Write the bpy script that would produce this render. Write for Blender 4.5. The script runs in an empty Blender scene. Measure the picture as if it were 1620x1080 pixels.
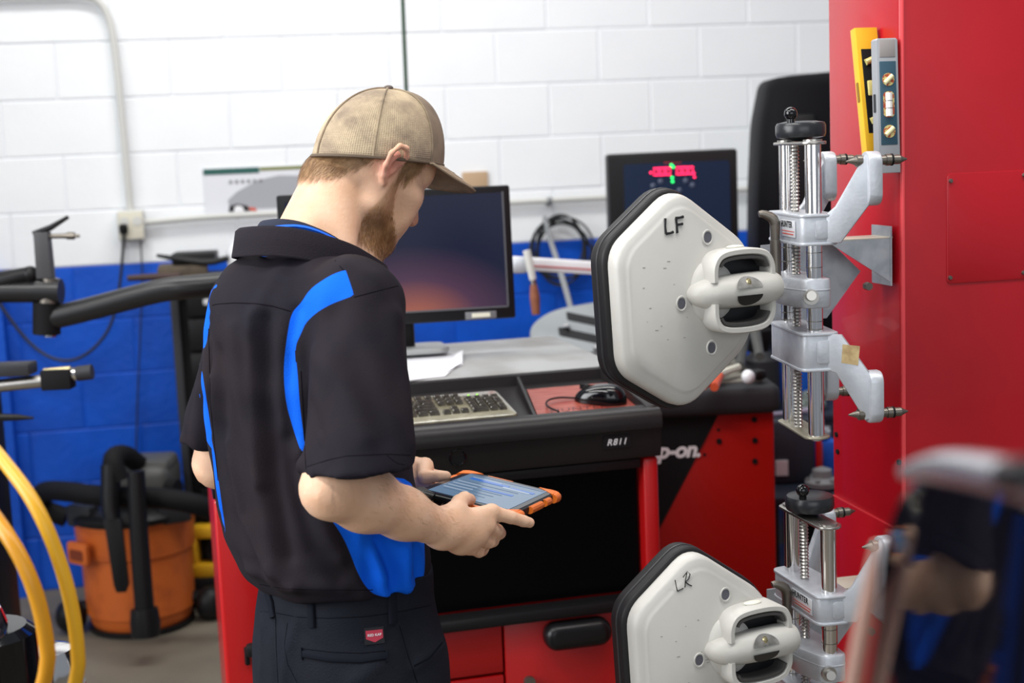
import bpy, bmesh, math, random
import numpy as np
from mathutils import Vector, Matrix, Quaternion
from mathutils.bvhtree import BVHTree

random.seed(7); rng = np.random.default_rng(7)
S = bpy.context.scene
COL = S.collection
PI = math.pi

# ------------------------------------------------------------------ camera
FPX, CAMZ, PITCH, ROLL = 2250.0, 1.5876, 0.1351, 0.0417
_f = np.array([0, math.cos(PITCH), -math.sin(PITCH)])
_u0 = np.array([0, math.sin(PITCH), math.cos(PITCH)])
_r0 = np.array([1.0, 0, 0])
_r = math.cos(ROLL)*_r0 - math.sin(ROLL)*_u0
_u = math.sin(ROLL)*_r0 + math.cos(ROLL)*_u0
CAM = np.array([0, 0, CAMZ])
cam_d = bpy.data.cameras.new('camera'); cam = bpy.data.objects.new('camera', cam_d); COL.objects.link(cam)
M = Matrix(((_r[0], _u[0], -_f[0], 0), (_r[1], _u[1], -_f[1], 0), (_r[2], _u[2], -_f[2], CAMZ), (0, 0, 0, 1)))
cam.matrix_world = M
cam_d.sensor_width = 36.0; cam_d.lens = FPX/1620*36
cam_d.clip_start = 0.05; cam_d.clip_end = 100
cam_d.dof.use_dof = True; cam_d.dof.focus_distance = 2.2; cam_d.dof.aperture_fstop = 4.0
cam_d.dof.aperture_blades = 0
S.camera = cam

def ray(x, y): return _f + _r*(x-810)/FPX + _u*(540-y)/FPX
def at(x, y, d):
    "point seen at pixel x, y (1620 x 1080) at the distance d along +Y"
    v = ray(x, y); return Vector(CAM + v*d/v[1])
def atz(x, y, z):
    v = ray(x, y); return Vector(CAM + v*(z-CAMZ)/v[2])
WPSI, WD = 0.1794, 5.5534
def onwall(x, y, off=0.0):
    v = ray(x, y); s = (WD-off/math.cos(WPSI))/(v[1]-math.tan(WPSI)*v[0]); return Vector(CAM + v*s)

# ------------------------------------------------------------------ light, exposure
S.view_settings.view_transform = 'Standard'; S.view_settings.look = 'None'
S.view_settings.gamma = 1.0; S.view_settings.use_curve_mapping = False
S.view_settings.exposure = 0.45
W = bpy.data.worlds.new('world'); S.world = W; W.use_nodes = True
W.node_tree.nodes['Background'].inputs[0].default_value = (0.80, 0.88, 1.0, 1)
W.node_tree.nodes['Background'].inputs[1].default_value = 0.22
def area(name, loc, target, sx, sy, power, col=(1, 1, 1)):
    l = bpy.data.lights.new(name, 'AREA'); l.shape = 'RECTANGLE'; l.size = sx; l.size_y = sy
    l.energy = power; l.color = col
    o = bpy.data.objects.new(name, l); COL.objects.link(o); o.location = loc
    o.rotation_euler = (Vector(target)-Vector(loc)).to_track_quat('-Z', 'Y').to_euler()
    return o
dl_ = area('door_light', (-3.5, 0.9, 2.3), (0, 2.1, 1.25), 3.0, 2.6, 52, (0.97, 0.985, 1.0)); dl_.data.spread = math.radians(100)
area('bay_light', (0.8, -3.6, 2.4), (0, 4.0, 1.0), 4.5, 2.6, 55, (0.95, 0.98, 1.0))
area('tube_light', (-0.4, 3.9, 3.7), (-0.4, 4.0, 0), 3.2, 0.35, 55, (1.0, 0.985, 0.95))
area('tube_light', (1.4, 1.6, 3.7), (1.4, 1.6, 0), 3.0, 0.35, 45, (1.0, 0.985, 0.95))
area('tube_light', (-1.4, 1.3, 3.7), (-1.2, 1.5, 0), 3.0, 0.35, 60, (1.0, 0.985, 0.95))

# ------------------------------------------------------------------ materials
MATS = {}
def mat(name, col=(0.5, 0.5, 0.5), rough=0.5, metal=0.0, noise=None, bump=None, coat=0.0, emit=None, spec=0.5,
        alpha=None, trans=0.0, ior=1.45, sheen=0.0):
    """noise=(scale, colour2, contrast_lo, contrast_hi) mixes a second colour; bump=(scale, strength)"""
    if name in MATS: return MATS[name]
    m = bpy.data.materials.new(name); m.use_nodes = True; MATS[name] = m
    nt = m.node_tree; b = nt.nodes['Principled BSDF']
    b.inputs['Base Color'].default_value = (*col, 1); b.inputs['Roughness'].default_value = rough
    b.inputs['Metallic'].default_value = metal; b.inputs['Coat Weight'].default_value = coat
    b.inputs['Specular IOR Level'].default_value = spec; b.inputs['IOR'].default_value = ior
    b.inputs['Transmission Weight'].default_value = trans
    b.inputs['Sheen Weight'].default_value = sheen
    if alpha is not None: b.inputs['Alpha'].default_value = alpha
    if emit: b.inputs['Emission Color'].default_value = (*emit[0], 1); b.inputs['Emission Strength'].default_value = emit[1]
    tc = None
    if noise or bump:
        tc = nt.nodes.new('ShaderNodeTexCoord')
    if noise:
        n = nt.nodes.new('ShaderNodeTexNoise'); n.inputs['Scale'].default_value = noise[0]; n.inputs['Detail'].default_value = 6
        r = nt.nodes.new('ShaderNodeValToRGB'); r.color_ramp.elements[0].position = noise[2]; r.color_ramp.elements[1].position = noise[3]
        r.color_ramp.elements[0].color = (*col, 1); r.color_ramp.elements[1].color = (*noise[1], 1)
        nt.links.new(tc.outputs['Object'], n.inputs['Vector']); nt.links.new(n.outputs['Fac'], r.inputs['Fac'])
        nt.links.new(r.outputs['Color'], b.inputs['Base Color'])
    if bump:
        n = nt.nodes.new('ShaderNodeTexNoise'); n.inputs['Scale'].default_value = bump[0]; n.inputs['Detail'].default_value = 4
        bp = nt.nodes.new('ShaderNodeBump'); bp.inputs['Strength'].default_value = bump[1]; bp.inputs['Distance'].default_value = 0.01
        nt.links.new(tc.outputs['Object'], n.inputs['Vector']); nt.links.new(n.outputs['Fac'], bp.inputs['Height'])
        nt.links.new(bp.outputs['Normal'], b.inputs['Normal'])
    return m

WHITE = mat('white_block_paint', (0.86, 0.88, 0.90), 0.5, noise=(5, (0.83, 0.855, 0.88), 0.45, 0.8), bump=(60, 0.12))
BLUE = mat('blue_block_paint', (0.002, 0.085, 0.56), 0.4, noise=(4, (0.002, 0.06, 0.42), 0.4, 0.75), bump=(35, 0.25))
CONC = mat('concrete', (0.185, 0.16, 0.12), 0.6, noise=(2.2, (0.10, 0.087, 0.068), 0.35, 0.75), bump=(60, 0.1))
BLKP = mat('black_plastic', (0.008, 0.008, 0.009), 0.42, spec=0.3)
BLKM = mat('black_matte', (0.007, 0.007, 0.008), 0.7, spec=0.2)
BLKG = mat('black_gloss', (0.003, 0.003, 0.004), 0.10, coat=0.2)
TRIM = mat('charcoal_trim_plastic', (0.0115, 0.0100, 0.0105), 0.38, bump=(400, 0.06), spec=0.35)
DKGY = mat('dark_grey_plastic', (0.028, 0.029, 0.033), 0.5, spec=0.3)
GREY = mat('grey_plastic', (0.22, 0.23, 0.24), 0.5)
CAST = mat('cast_aluminium', (0.52, 0.54, 0.58), 0.42, metal=0.4, noise=(40, (0.43, 0.45, 0.49), 0.4, 0.8), bump=(200, 0.06))
CHROME = mat('chrome', (0.78, 0.76, 0.75), 0.12, metal=1.0)
STEEL = mat('brushed_steel', (0.46, 0.44, 0.41), 0.32, metal=1.0)
DKSTEEL = mat('worn_dark_steel', (0.20, 0.18, 0.155), 0.4, metal=0.9)
GALV = mat('galvanized_sheet', (0.46, 0.48, 0.51), 0.42, metal=0.55, noise=(26, (0.36, 0.38, 0.42), 0.42, 0.6), bump=(50, 0.04))
RACKR = mat('rack_red_paint', (0.43, 0.005, 0.013), 0.33, noise=(3.0, (0.34, 0.004, 0.010), 0.35, 0.75), coat=0.15)
RED = mat('red_paint', (0.42, 0.004, 0.005), 0.35, coat=0.15)
CARTR = mat('cart_red_paint', (0.40, 0.006, 0.003), 0.45, spec=0.3)
OFFW = mat('offwhite_plastic', (0.54, 0.525, 0.49), 0.42, noise=(9, (0.46, 0.445, 0.40), 0.5, 0.85), bump=(150, 0.03))
RUBBER = mat('rubber', (0.013, 0.012, 0.013), 0.5, spec=0.35)
ORANGE = mat('orange_plastic', (0.62, 0.135, 0.022), 0.45, noise=(14, (0.42, 0.085, 0.02), 0.5, 0.8))
ORANGE2 = mat('tablet_orange_rubber', (0.85, 0.19, 0.02), 0.42)
YELL = mat('yellow_paint', (0.78, 0.44, 0.02), 0.4)
HOSE = mat('amber_hose', (0.62, 0.32, 0.012), 0.35)
PAPER = mat('paper_white', (0.80, 0.81, 0.84), 0.6)
CONDUIT = mat('painted_conduit', (0.60, 0.60, 0.57), 0.5)
CABLE = mat('cable_black', (0.02, 0.021, 0.022), 0.5)
GREENC = mat('cable_dark_green', (0.025, 0.06, 0.035), 0.5)
WOOD = mat('brown_wood', (0.28, 0.10, 0.05), 0.55, noise=(30, (0.16, 0.05, 0.025), 0.4, 0.7))
INK = mat('ink_black', (0.01, 0.01, 0.012), 0.6)
LETW = mat('letter_white', (0.80, 0.80, 0.82), 0.5)
SKIN_DIRT = None

# ------------------------------------------------------------------ mesh helpers
class MB:
    def __init__(s): s.bm = bmesh.new()
    def _x(s, vs, M):
        if M is not None:
            bmesh.ops.transform(s.bm, matrix=M, verts=vs)
        return vs
    def box(s, c, d, rz=0, bev=0.0, seg=2, M=None):
        r = bmesh.ops.create_cube(s.bm, size=1); vs = r['verts']
        bmesh.ops.scale(s.bm, vec=d, verts=vs)
        if bev > 0:
            es = list({e for v in vs for e in v.link_edges})
            r2 = bmesh.ops.bevel(s.bm, geom=es, offset=bev, segments=seg, affect='EDGES', profile=0.5)
            vs = list({v for f in r2['faces'] for v in f.verts} | {v for v in vs if v.is_valid})
            # collect whole island
            seen = set(vs); st = list(vs)
            while st:
                v = st.pop()
                for e in v.link_edges:
                    o = e.other_vert(v)
                    if o not in seen: seen.add(o); st.append(o)
            vs = list(seen)
        T = Matrix.Translation(c) @ Matrix.Rotation(rz, 4, 'Z')
        s._x(vs, T); s._x(vs, M); return s
    def cyl(s, p0, p1, r0, r1=None, n=20, caps=True, M=None):
        p0 = Vector(p0); p1 = Vector(p1); r1 = r0 if r1 is None else r1
        d = p1-p0
        r = bmesh.ops.create_cone(s.bm, cap_ends=caps, segments=n, radius1=max(r0, 1e-5), radius2=max(r1, 1e-5), depth=d.length)
        T = Matrix.Translation((p0+p1)/2) @ d.to_track_quat('Z', 'Y').to_matrix().to_4x4()
        s._x(r['verts'], T); s._x(r['verts'], M); return s
    def sph(s, c, r, n=16, M=None):
        if not hasattr(r, '__len__'): r = (r, r, r)
        q = bmesh.ops.create_uvsphere(s.bm, u_segments=n, v_segments=max(6, n//2+2), radius=1)
        bmesh.ops.scale(s.bm, vec=r, verts=q['verts']); bmesh.ops.translate(s.bm, vec=c, verts=q['verts'])
        s._x(q['verts'], M); return s
    def tube(s, pts, r, n=10, close=False, smooth=0, caps=True, M=None):
        P = [Vector(p) for p in pts]
        R = list(r) if hasattr(r, '__len__') else [r]*len(P)
        for _ in range(smooth):
            Q = []; RR = []
            for i in range(len(P)-1):
                Q += [P[i]*0.75+P[i+1]*0.25, P[i]*0.25+P[i+1]*0.75]; RR += [R[i]*.75+R[i+1]*.25, R[i]*.25+R[i+1]*.75]
            P = [P[0]]+Q+[P[-1]]; R = [R[0]]+RR+[R[-1]]
        rings = []; up = None; vs = []
        for i, p in enumerate(P):
            a = P[i-1] if i > 0 else (P[-1] if close else P[i]); b = P[i+1] if i < len(P)-1 else (P[0] if close else P[i])
            t = (b-a)
            if t.length < 1e-9: t = Vector((0, 0, 1))
            t.normalize()
            if up is None:
                up = Vector((0, 0, 1)) if abs(t.z) < 0.9 else Vector((1, 0, 0))
            up = (up - t*up.dot(t))
            if up.length < 1e-6: up = t.orthogonal()
            up.normalize(); sd = t.cross(up)
            ring = [s.bm.verts.new(p + (up*math.cos(2*PI*k/n)+sd*math.sin(2*PI*k/n))*R[i]) for k in range(n)]
            rings.append(ring); vs += ring
        m = len(rings)
        for i in range(m if close else m-1):
            A = rings[i]; B = rings[(i+1) % m]
            for k in range(n): s.bm.faces.new((A[k], A[(k+1) % n], B[(k+1) % n], B[k]))
        if caps and not close:
            s.bm.faces.new(rings[0][::-1]); s.bm.faces.new(rings[-1])
        s._x(vs, M); return s
    def lathe(s, prof, n=28, M=None):
        "prof: (radius, z) from bottom to top"
        rings = []; vs = []
        for r, z in prof:
            ring = [s.bm.verts.new((max(r, 1e-4)*math.cos(2*PI*k/n), max(r, 1e-4)*math.sin(2*PI*k/n), z)) for k in range(n)]
            rings.append(ring); vs += ring
        for A, B in zip(rings, rings[1:]):
            for k in range(n): s.bm.faces.new((A[k], A[(k+1) % n], B[(k+1) % n], B[k]))
        s.bm.faces.new(rings[0][::-1]); s.bm.faces.new(rings[-1])
        s._x(vs, M); return s
    def prism(s, poly, t, M=None, bev=0.0, seg=2, z0=0.0):
        "polygon in local XY, extruded from z0 to z0+t, bevelled on its outline edges"
        vs = [s.bm.verts.new((x, y, z0)) for x, y in poly]
        f = s.bm.faces.new(vs)
        e = bmesh.ops.extrude_face_region(s.bm, geom=[f])
        nv = [g for g in e['geom'] if isinstance(g, bmesh.types.BMVert)]
        bmesh.ops.translate(s.bm, vec=(0, 0, t), verts=nv)
        allv = vs+nv
        if bev > 0:
            top = [ed for ed in {ed for v in allv for ed in v.link_edges} if (ed.verts[0].co.z == ed.verts[1].co.z)]
            r2 = bmesh.ops.bevel(s.bm, geom=top, offset=bev, segments=seg, affect='EDGES', profile=0.5)
            seen = set(v for v in allv if v.is_valid) | {v for ff in r2['faces'] for v in ff.verts}
            st = list(seen)
            while st:
                v = st.pop()
                for ed in v.link_edges:
                    o = ed.other_vert(v)
                    if o not in seen: seen.add(o); st.append(o)
            allv = list(seen)
        s._x(allv, M); return s
    def grid(s, G):
        "G: list of rows of points"
        V = [[s.bm.verts.new(p) for p in row] for row in G]
        for i in range(len(V)-1):
            for j in range(len(V[0])-1):
                s.bm.faces.new((V[i][j], V[i][j+1], V[i+1][j+1], V[i+1][j]))
        return s

INV = {}
def build(name, mb, m, parent=None, sharp=35, world=False, recalc=True, flat=False):
    bm = mb.bm
    if recalc: bmesh.ops.recalc_face_normals(bm, faces=bm.faces[:])
    if world and parent is not None:
        bmesh.ops.transform(bm, matrix=INV[parent.name], verts=bm.verts[:])
    me = bpy.data.meshes.new(name); bm.to_mesh(me); bm.free()
    me.materials.append(m)
    if not flat:
        me.polygons.foreach_set('use_smooth', [True]*len(me.polygons))
        me.set_sharp_from_angle(angle=math.radians(sharp))
    o = bpy.data.objects.new(name, me); COL.objects.link(o)
    if parent is not None:
        o.parent = parent
        if parent.name in INV: INV[o.name] = INV[parent.name]
    return o
def tag(o, label=None, cat=None, group=None, kind=None):
    if label: o['label'] = label
    if cat: o['category'] = cat
    if group: o['group'] = group
    if kind: o['kind'] = kind
    return o
def thing(name, label, cat, loc, rz=0, group=None):
    o = bpy.data.objects.new(name, None); COL.objects.link(o); o.empty_display_size = 0.1
    o.location = loc; o.rotation_euler = (0, 0, rz)
    INV[o.name] = (Matrix.Translation(loc) @ Matrix.Rotation(rz, 4, 'Z')).inverted()
    return tag(o, label, cat, group)
def solo(name, mb, m, label, cat, group=None, sharp=35):
    "a thing that is one mesh, its origin moved to its base"
    bm = mb.bm; vs = bm.verts
    c = Vector((sum(v.co.x for v in vs)/len(vs), sum(v.co.y for v in vs)/len(vs), min(v.co.z for v in vs)))
    bmesh.ops.translate(bm, vec=-c, verts=bm.verts[:])
    o = build(name, mb, m, None, sharp); o.location = c
    INV[o.name] = Matrix.Translation(c).inverted()
    return tag(o, label, cat, group)
def struct(name, mb, m, parent=None, label=None):
    o = build(name, mb, m, parent)
    if parent is None: o['kind'] = 'structure'
    if label: o['label'] = label
    return o
def text(name, body, size, m, parent, Mloc, shear=0.0, ext=0.0006, bold=0.0, spacing=1.0, align='LEFT'):
    cu = bpy.data.curves.new(name, 'FONT'); cu.body = body; cu.size = size; cu.extrude = ext; cu.shear = shear
    cu.offset = bold; cu.align_x = align; cu.space_character = spacing; cu.resolution_u = 3
    tmp = bpy.data.objects.new(name, cu); COL.objects.link(tmp); bpy.context.view_layer.update()
    me = bpy.data.meshes.new_from_object(tmp.evaluated_get(bpy.context.evaluated_depsgraph_get()))
    bpy.data.objects.remove(tmp); bpy.data.curves.remove(cu); me.materials.clear(); me.materials.append(m); me.name = name
    o = bpy.data.objects.new(name, me); COL.objects.link(o)
    o.parent = parent; o.matrix_local = Mloc
    return o
def frame(o, x, y, z):
    "matrix with origin o and axes x, y, z"
    x, y, z, o = Vector(x), Vector(y), Vector(z), Vector(o)
    return Matrix(((x.x, y.x, z.x, o.x), (x.y, y.y, z.y, o.y), (x.z, y.z, z.z, o.z), (0, 0, 0, 1)))
def rrect(w, h, r, n=5, cx=0, cy=0):
    pts = []
    for (sx, sy, a0) in ((1, 1, 0), (-1, 1, PI/2), (-1, -1, PI), (1, -1, 1.5*PI)):
        for k in range(n+1):
            a = a0+PI/2*k/n
            pts.append((cx+sx*(w/2-r)+r*math.cos(a), cy+sy*(h/2-r)+r*math.sin(a)))
    return pts
def roundpoly(P, r, n=5):
    "round the corners of a polygon"
    out = []
    m = len(P); R = r if hasattr(r, '__len__') else [r]*m
    for i in range(m):
        p = Vector(P[i]); a = (Vector(P[i-1])-p); b = (Vector(P[(i+1) % m])-p)
        rr = min(R[i], a.length*0.48, b.length*0.48)
        a.normalize(); b.normalize(); p0 = p+a*rr; p1 = p+b*rr
        for k in range(n+1):
            t = k/n
            q = p0*(1-t)**2+p*2*t*(1-t)+p1*t*t
            out.append((q.x, q.y))
    return out

# ================================================================== SETTING
wx = Vector((math.cos(WPSI), math.sin(WPSI), 0)); wn = Vector((math.sin(WPSI), -math.cos(WPSI), 0)); wz = Vector((0, 0, 1))
WM = frame((0, WD, 0), wx, wz, wn)      # wall plane: local x along the wall, y up, z out of the wall
mb = MB(); mb.box((0.2, 2.1, -0.1045), (9.6, 4.4, 0.2), M=WM)
# mortar plane 6 mm behind the block faces
wall = struct('wall_back', mb, mat('mortar_paint', (0.80, 0.82, 0.85), 0.6), label='painted concrete block wall, white above a blue dado')
CH, BL = 0.2032, 0.4064
def block_mesh(w, m):
    b = MB(); b.box((0, 0, 0), (w-0.005, CH-0.005, 0.02), bev=0.003, seg=1)
    o = build('block', b, m); me = o.data; bpy.data.objects.remove(o); return me
bm_w, bm_b = block_mesh(BL, WHITE), block_mesh(BL, BLUE)
for k in range(15):
    off = -1.642 if k % 2 == 1 else -1.642+BL/2
    if k in (4, 3): off += 0.0
    for i in range(-6, 13):
        x0 = off+BL*i+BL/2
        if x0 < -4.0 or x0 > 4.2: continue
        o = bpy.data.objects.new('block', bm_b if k < 6 else bm_w); COL.objects.link(o); o.parent = wall
        o.matrix_local = WM @ Matrix.Translation((x0, CH*(k+0.5), -0.010+random.uniform(-0.0012, 0.0012)))
mb = MB(); mb.box((0, 2.2, -0.05), (9.6, 8.4, 0.1))
fl = struct('floor', mb, CONC, label='worn grey brown concrete floor')
# blue dado mortar backing and a narrow blue pilaster at the far left
mb = MB(); mb.box((-1.99, 0.61, 0.035), (0.2, 1.22, 0.07), M=WM)
struct('trim_1', mb, BLUE, label='blue painted pilaster at the far left of the wall')
mb = MB(); mb.box((0.2, 0.6096, -0.0095), (8.2, 1.2192, 0.012), M=WM)
struct('trim_2', mb, BLUE, label='blue painted joints of the lower wall')

# ---------------------------------------------------------------- wall fittings
def wtube(pts, r, off, smooth=2, n=10):
    m_ = MB(); m_.tube([onwall(x, y, off) for x, y in pts], r, n=n, smooth=smooth); return m_
t = solo('electrical_conduit', wtube([(-120, -2), (60, -6), (145, -8), (172, 18), (184, 90), (196, 220), (207, 336)], 0.012, 0.03, 3), CONDUIT,
         'pale conduit curving down the white wall to the outlet box', 'conduit')
t = solo('electrical_conduit', wtube([(222, 352), (330, 343), (480, 335), (640, 327), (810, 320), (960, 312), (1200, 298), (1420, 286)], 0.011, 0.03, 0), CONDUIT,
         'grey conduit running level along the wall behind both screens', 'conduit')
# outlet box
p = onwall(208, 356, 0.03); t = thing('outlet_box', 'white double outlet box at the foot of the wall conduit', 'outlet', p, WPSI)
mb = MB(); mb.box((0, 0, 0), (0.095, 0.055, 0.11), bev=0.006); build('box', mb, CONDUIT, t)
mb = MB(); mb.box((0, -0.030, 0), (0.088, 0.006, 0.10), bev=0.002); build('cover_plate', mb, mat('cream_plate', (0.66, 0.63, 0.52), 0.45), t)
for sx in (-0.022, 0.024):
    mb = MB(); mb.cyl((sx, -0.031, 0.015), (sx, -0.036, 0.015), 0.017, n=16); build('socket', mb, CONDUIT, t)
mb = MB(); mb.lathe([(0.012, -0.03), (0.016, -0.02), (0.016, 0.0), (0.010, 0.008)], M=Matrix.Translation((-0.026, -0.045, -0.0))); build('plug', mb, BLKP, t)
# cords
solo('power_cord', wtube([(196, 372), (193, 420), (186, 480), (170, 530), (130, 568), (90, 572), (50, 548), (12, 500), (-40, 420)], 0.006, 0.07, 3, 8), CABLE,
     'black cord looping down from the outlet in front of the blue wall', 'cord')
solo('power_cord', wtube([(222, 372), (224, 410), (226, 450), (222, 520), (215, 700), (214, 900)], 0.003, 0.03, 2, 6), CABLE,
     'thin cord dropping straight down from the right half of the outlet', 'cord')
mb = MB(); mb.tube([at(632, -160, 4.6), at(637, 0, 4.6), at(643, 150, 4.6), at(655, 420, 4.6)], 0.0065, n=8)
solo('hanging_cable', mb, GREENC, 'dark green cable hanging from above behind the cap', 'cable')

# poster
pa, pb = onwall(326, 275, 0.006), onwall(520, 262, 0.006); ph = 0.175
t = thing('poster', 'long white poster with a silver car under a teal strip', 'poster', onwall(423, 337, 0.004), WPSI)
wv = (pb-pa).length
mb = MB(); mb.box((0, -0.001, ph/2), (wv, 0.003, ph)); build('sheet', mb, mat('poster_paper', (0.72, 0.73, 0.78), 0.4), t)
mb = MB(); mb.box((-wv*0.27, -0.0035, ph-0.012), (wv*0.45, 0.002, 0.022)); build('title_strip', mb, mat('teal_print', (0.02, 0.10, 0.085), 0.4), t)
mb = MB(); mb.box((wv*0.22, -0.0035, ph-0.009), (wv*0.52, 0.002, 0.012)); build('title_strip', mb, mat('olive_print', (0.18, 0.20, 0.03), 0.4), t)
FM = lambda y: frame((0, y, 0), (1, 0, 0), (0, 0, 1), (0, -1, 0))
cx0 = -wv/2
mb = MB(); mb.prism([(cx0+0.09, 0.02), (cx0+0.085, 0.055), (cx0+0.12, 0.085), (cx0+0.20, 0.125), (cx0+0.28, 0.14), (cx0+0.36, 0.135), (cx0+0.44, 0.10), (cx0+0.46, 0.015)], 0.001, M=FM(-0.003))
build('car_print', mb, mat('silver_print', (0.36, 0.37, 0.40), 0.4), t)
mb = MB(); mb.prism([(cx0+0.085, 0.012), (cx0+0.09, 0.034), (cx0+0.12, 0.04), (cx0+0.155, 0.032), (cx0+0.165, 0.012)], 0.001, M=FM(-0.0042)); build('grille_print', mb, INK, t)
mb = MB(); mb.prism([(cx0+0.165, 0.012), (cx0+0.16, 0.026), (cx0+0.185, 0.022), (cx0+0.19, 0.010)], 0.001, M=FM(-0.0042)); build('lamp_print', mb, mat('red_print', (0.6, 0.1, 0.06), 0.4), t)
mb = MB(); mb.prism([(cx0+0.105, 0.010), (cx0+0.108, 0.03), (cx0+0.125, 0.034), (cx0+0.14, 0.026), (cx0+0.142, 0.010)], 0.001, M=FM(-0.0054)); build('badge_print', mb, LETW, t)
for i in range(6):
    mb = MB(); mb.box((cx0+0.10+i*0.022, -0.0035, 0.122), (0.012, 0.001, 0.013)); build('letter_print', mb, GREY, t)

# brown clipboard-like card above the monitor
p = onwall(752, 292, 0.01); mb = MB(); mb.box((p.x, p.y, p.z), (0.10, 0.012, 0.10), rz=WPSI, bev=0.003)
solo('cardboard_card', mb, mat('tan_card', (0.48, 0.33, 0.20), 0.6), 'small tan card on the wall just above the monitor', 'card')

# cable coil on the wall
mb = MB()
for k in range(6):
    c0 = (884+random.uniform(-6, 6), 394+random.uniform(-5, 5)); rx = random.uniform(36, 50); ry = random.uniform(42, 58)
    mb.tube([onwall(c0[0]+rx*math.cos(a), c0[1]+ry*math.sin(a), 0.035+0.008*k) for a in np.linspace(0, 2*PI, 29)[:-1]], 0.0045, n=6, close=True)
mb.tube([onwall(872, 344, 0.05), onwall(905, 352, 0.06), onwall(925, 380, 0.05), onwall(942, 398, 0.05), onwall(960, 410, 0.05), onwall(1010, 420, 0.04)], 0.005, n=6, smooth=2)
solo('cable_coil', mb, CABLE, 'coil of black cables hung on the wall above the white rail', 'cable')
mb = MB(); mb.tube([onwall(862, 344, 0.07), onwall(868, 372, 0.12), at(884, 420, 4.75), at(905, 492, 4.6), at(912, 540, 4.5)], 0.010, n=8, smooth=2)
solo('air_hose', mb, GREY, 'grey hose sloping down from the coil to the slotted tray', 'hose')
p = onwall(868, 318, 0.02); mb = MB(); mb.box(p, (0.02, 0.05, 0.03), rz=WPSI, bev=0.004); mb.tube([p, p+Vector((0, -0.05, -0.01)), p+Vector((0, -0.09, 0.01))], 0.006, n=6)
solo('wall_hook', mb, GREY, 'small hook on the wall holding the cable coil', 'hook')

# ================================================================== WHEEL BALANCER (behind, right)
bo = at(1050, 700, 4.45); bo.z = 0
t = thing('wheel_balancer', 'black wheel balancer with a lit red and green display', 'balancer', bo, 0.12)
A = lambda x, y, d: at(x, y, d)
def wbox(mb, p, d, rz=0.12, bev=0.004): mb.box(p, d, rz=rz, bev=bev); return mb
# cabinet
p = at(1050, 620, 4.55); mb = MB(); wbox(mb, (p.x, p.y, 0.45), (0.42, 0.32, 0.90), bev=0.02); build('cabinet', mb, DKGY, t, world=True)
# slotted weight tray
p = at(925, 532, 4.4)
tr = MB(); out = roundpoly([(-0.20, -0.14), (-0.21, 0.02), (-0.12, 0.12), (0.05, 0.16), (0.40, 0.17), (0.40, -0.16)], 0.06)
TM = Matrix.Translation((p.x+0.03, p.y, p.z)) @ Matrix.Rotation(0.12, 4, 'Z') @ Matrix.Rotation(math.radians(24), 4, 'X')
tr.prism(out, 0.035, M=TM, bev=0.008); tray = build('weight_tray', tr, mat('tray_grey', (0.26, 0.28, 0.29), 0.45), t, world=True)
for i in range(3):
    for j in range(2):
        sl = MB(); sl.prism(roundpoly([(-0.055, -0.022), (0.075, -0.022), (0.055, 0.022), (-0.075, 0.022)], 0.01), 0.006, M=TM @ Matrix.Translation((-0.06+i*0.15+j*0.04, -0.05+j*0.09, 0.032)) @ Matrix.Rotation(-0.5, 4, 'Z'))
        build('tray_slot', sl, BLKP, t, world=True)
for i in range(7):
    q = TM @ Vector((-0.16+0.07*i, -0.10+0.13*math.sin(i*2.1)*0.6+0.03, 0.042)); wbm = MB(); wbm.sph(q, (0.013, 0.018, 0.009), 8); build('wheel_weight', wbm, CHROME, t, world=True)
# post and display
c = at(1061, 360, 4.5)
mb = MB(); mb.box((c.x, c.y+0.12, 0.9+(c.z-0.9)/2), (0.10, 0.08, c.z-0.9), bev=0.01); build('display_post', mb, BLKP, t, world=True)
dw, dh = 0.405, 0.50
DM = frame(c+Vector((0, 0, -0.01)), Vector((math.cos(.05), math.sin(.05), 0)), (0, 0, 1), (math.sin(.05), -math.cos(.05), 0))
mb = MB(); mb.prism(roundpoly([(-dw/2, -dh/2), (dw/2, -dh/2), (dw/2, dh/2), (-dw/2, dh/2-0.002)], 0.012), 0.07, M=DM, bev=0.006)
ds = build('display', mb, BLKP, t, world=True)
mb = MB(); mb.prism(rrect(0.33, 0.44, 0.01), 0.004, M=DM @ Matrix.Translation((0.012, -0.005, 0.069))); build('screen_panel', mb, mat('navy_panel', (0.010, 0.022, 0.050), 0.3, spec=0.25), ds, world=True)
LEDR = mat('led_red', (0.5, 0.0, 0.03), 0.4, emit=((1.0, 0.02, 0.10), 3.2))
LEDG = mat('led_green', (0.0, 0.4, 0.05), 0.4, emit=((0.03, 1.0, 0.18), 2.2))
def dpt(x, y): return DM.inverted() @ at(x, y, c.y-0.075)
for g0, sgn in ((1035, 0), (1071, 1)):
    for k in range(3):
        x0 = g0+k*9.3
        dg = MB()
        for (dx, dy) in ((0, 0), (3.3, -0.3), (6.6, 0), (0, 5), (6.6, 5), (0, 10), (3.3, 10.3), (6.6, 10)):
            q = DM @ Vector((*[dpt(x0+dx, 266.5+dy-0.04*(x0-1035))[i] for i in (0, 1)], 0.075)); dg.sph(q, 0.0026, 8)
        build('led_digit', dg, LEDR, ds, world=True)
for (x, y, m_) in ((1029.5, 273, LEDR), (1098, 274, LEDR), (1099, 280, LEDR)):
    dg = MB(); q = DM @ Vector((*[dpt(x, y)[i] for i in (0, 1)], 0.075)); dg.sph(q, 0.0034, 8); build('led_dot', dg, m_, ds, world=True)
for (x, y) in ((1062, 261), (1065, 264), (1063.5, 281), (1064, 287)):
    dg = MB(); q = DM @ Vector((*[dpt(x, y)[i] for i in (0, 1)], 0.075)); dg.sph(q, 0.0040, 8); build('led_arrow', dg, LEDG, ds, world=True)
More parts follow.
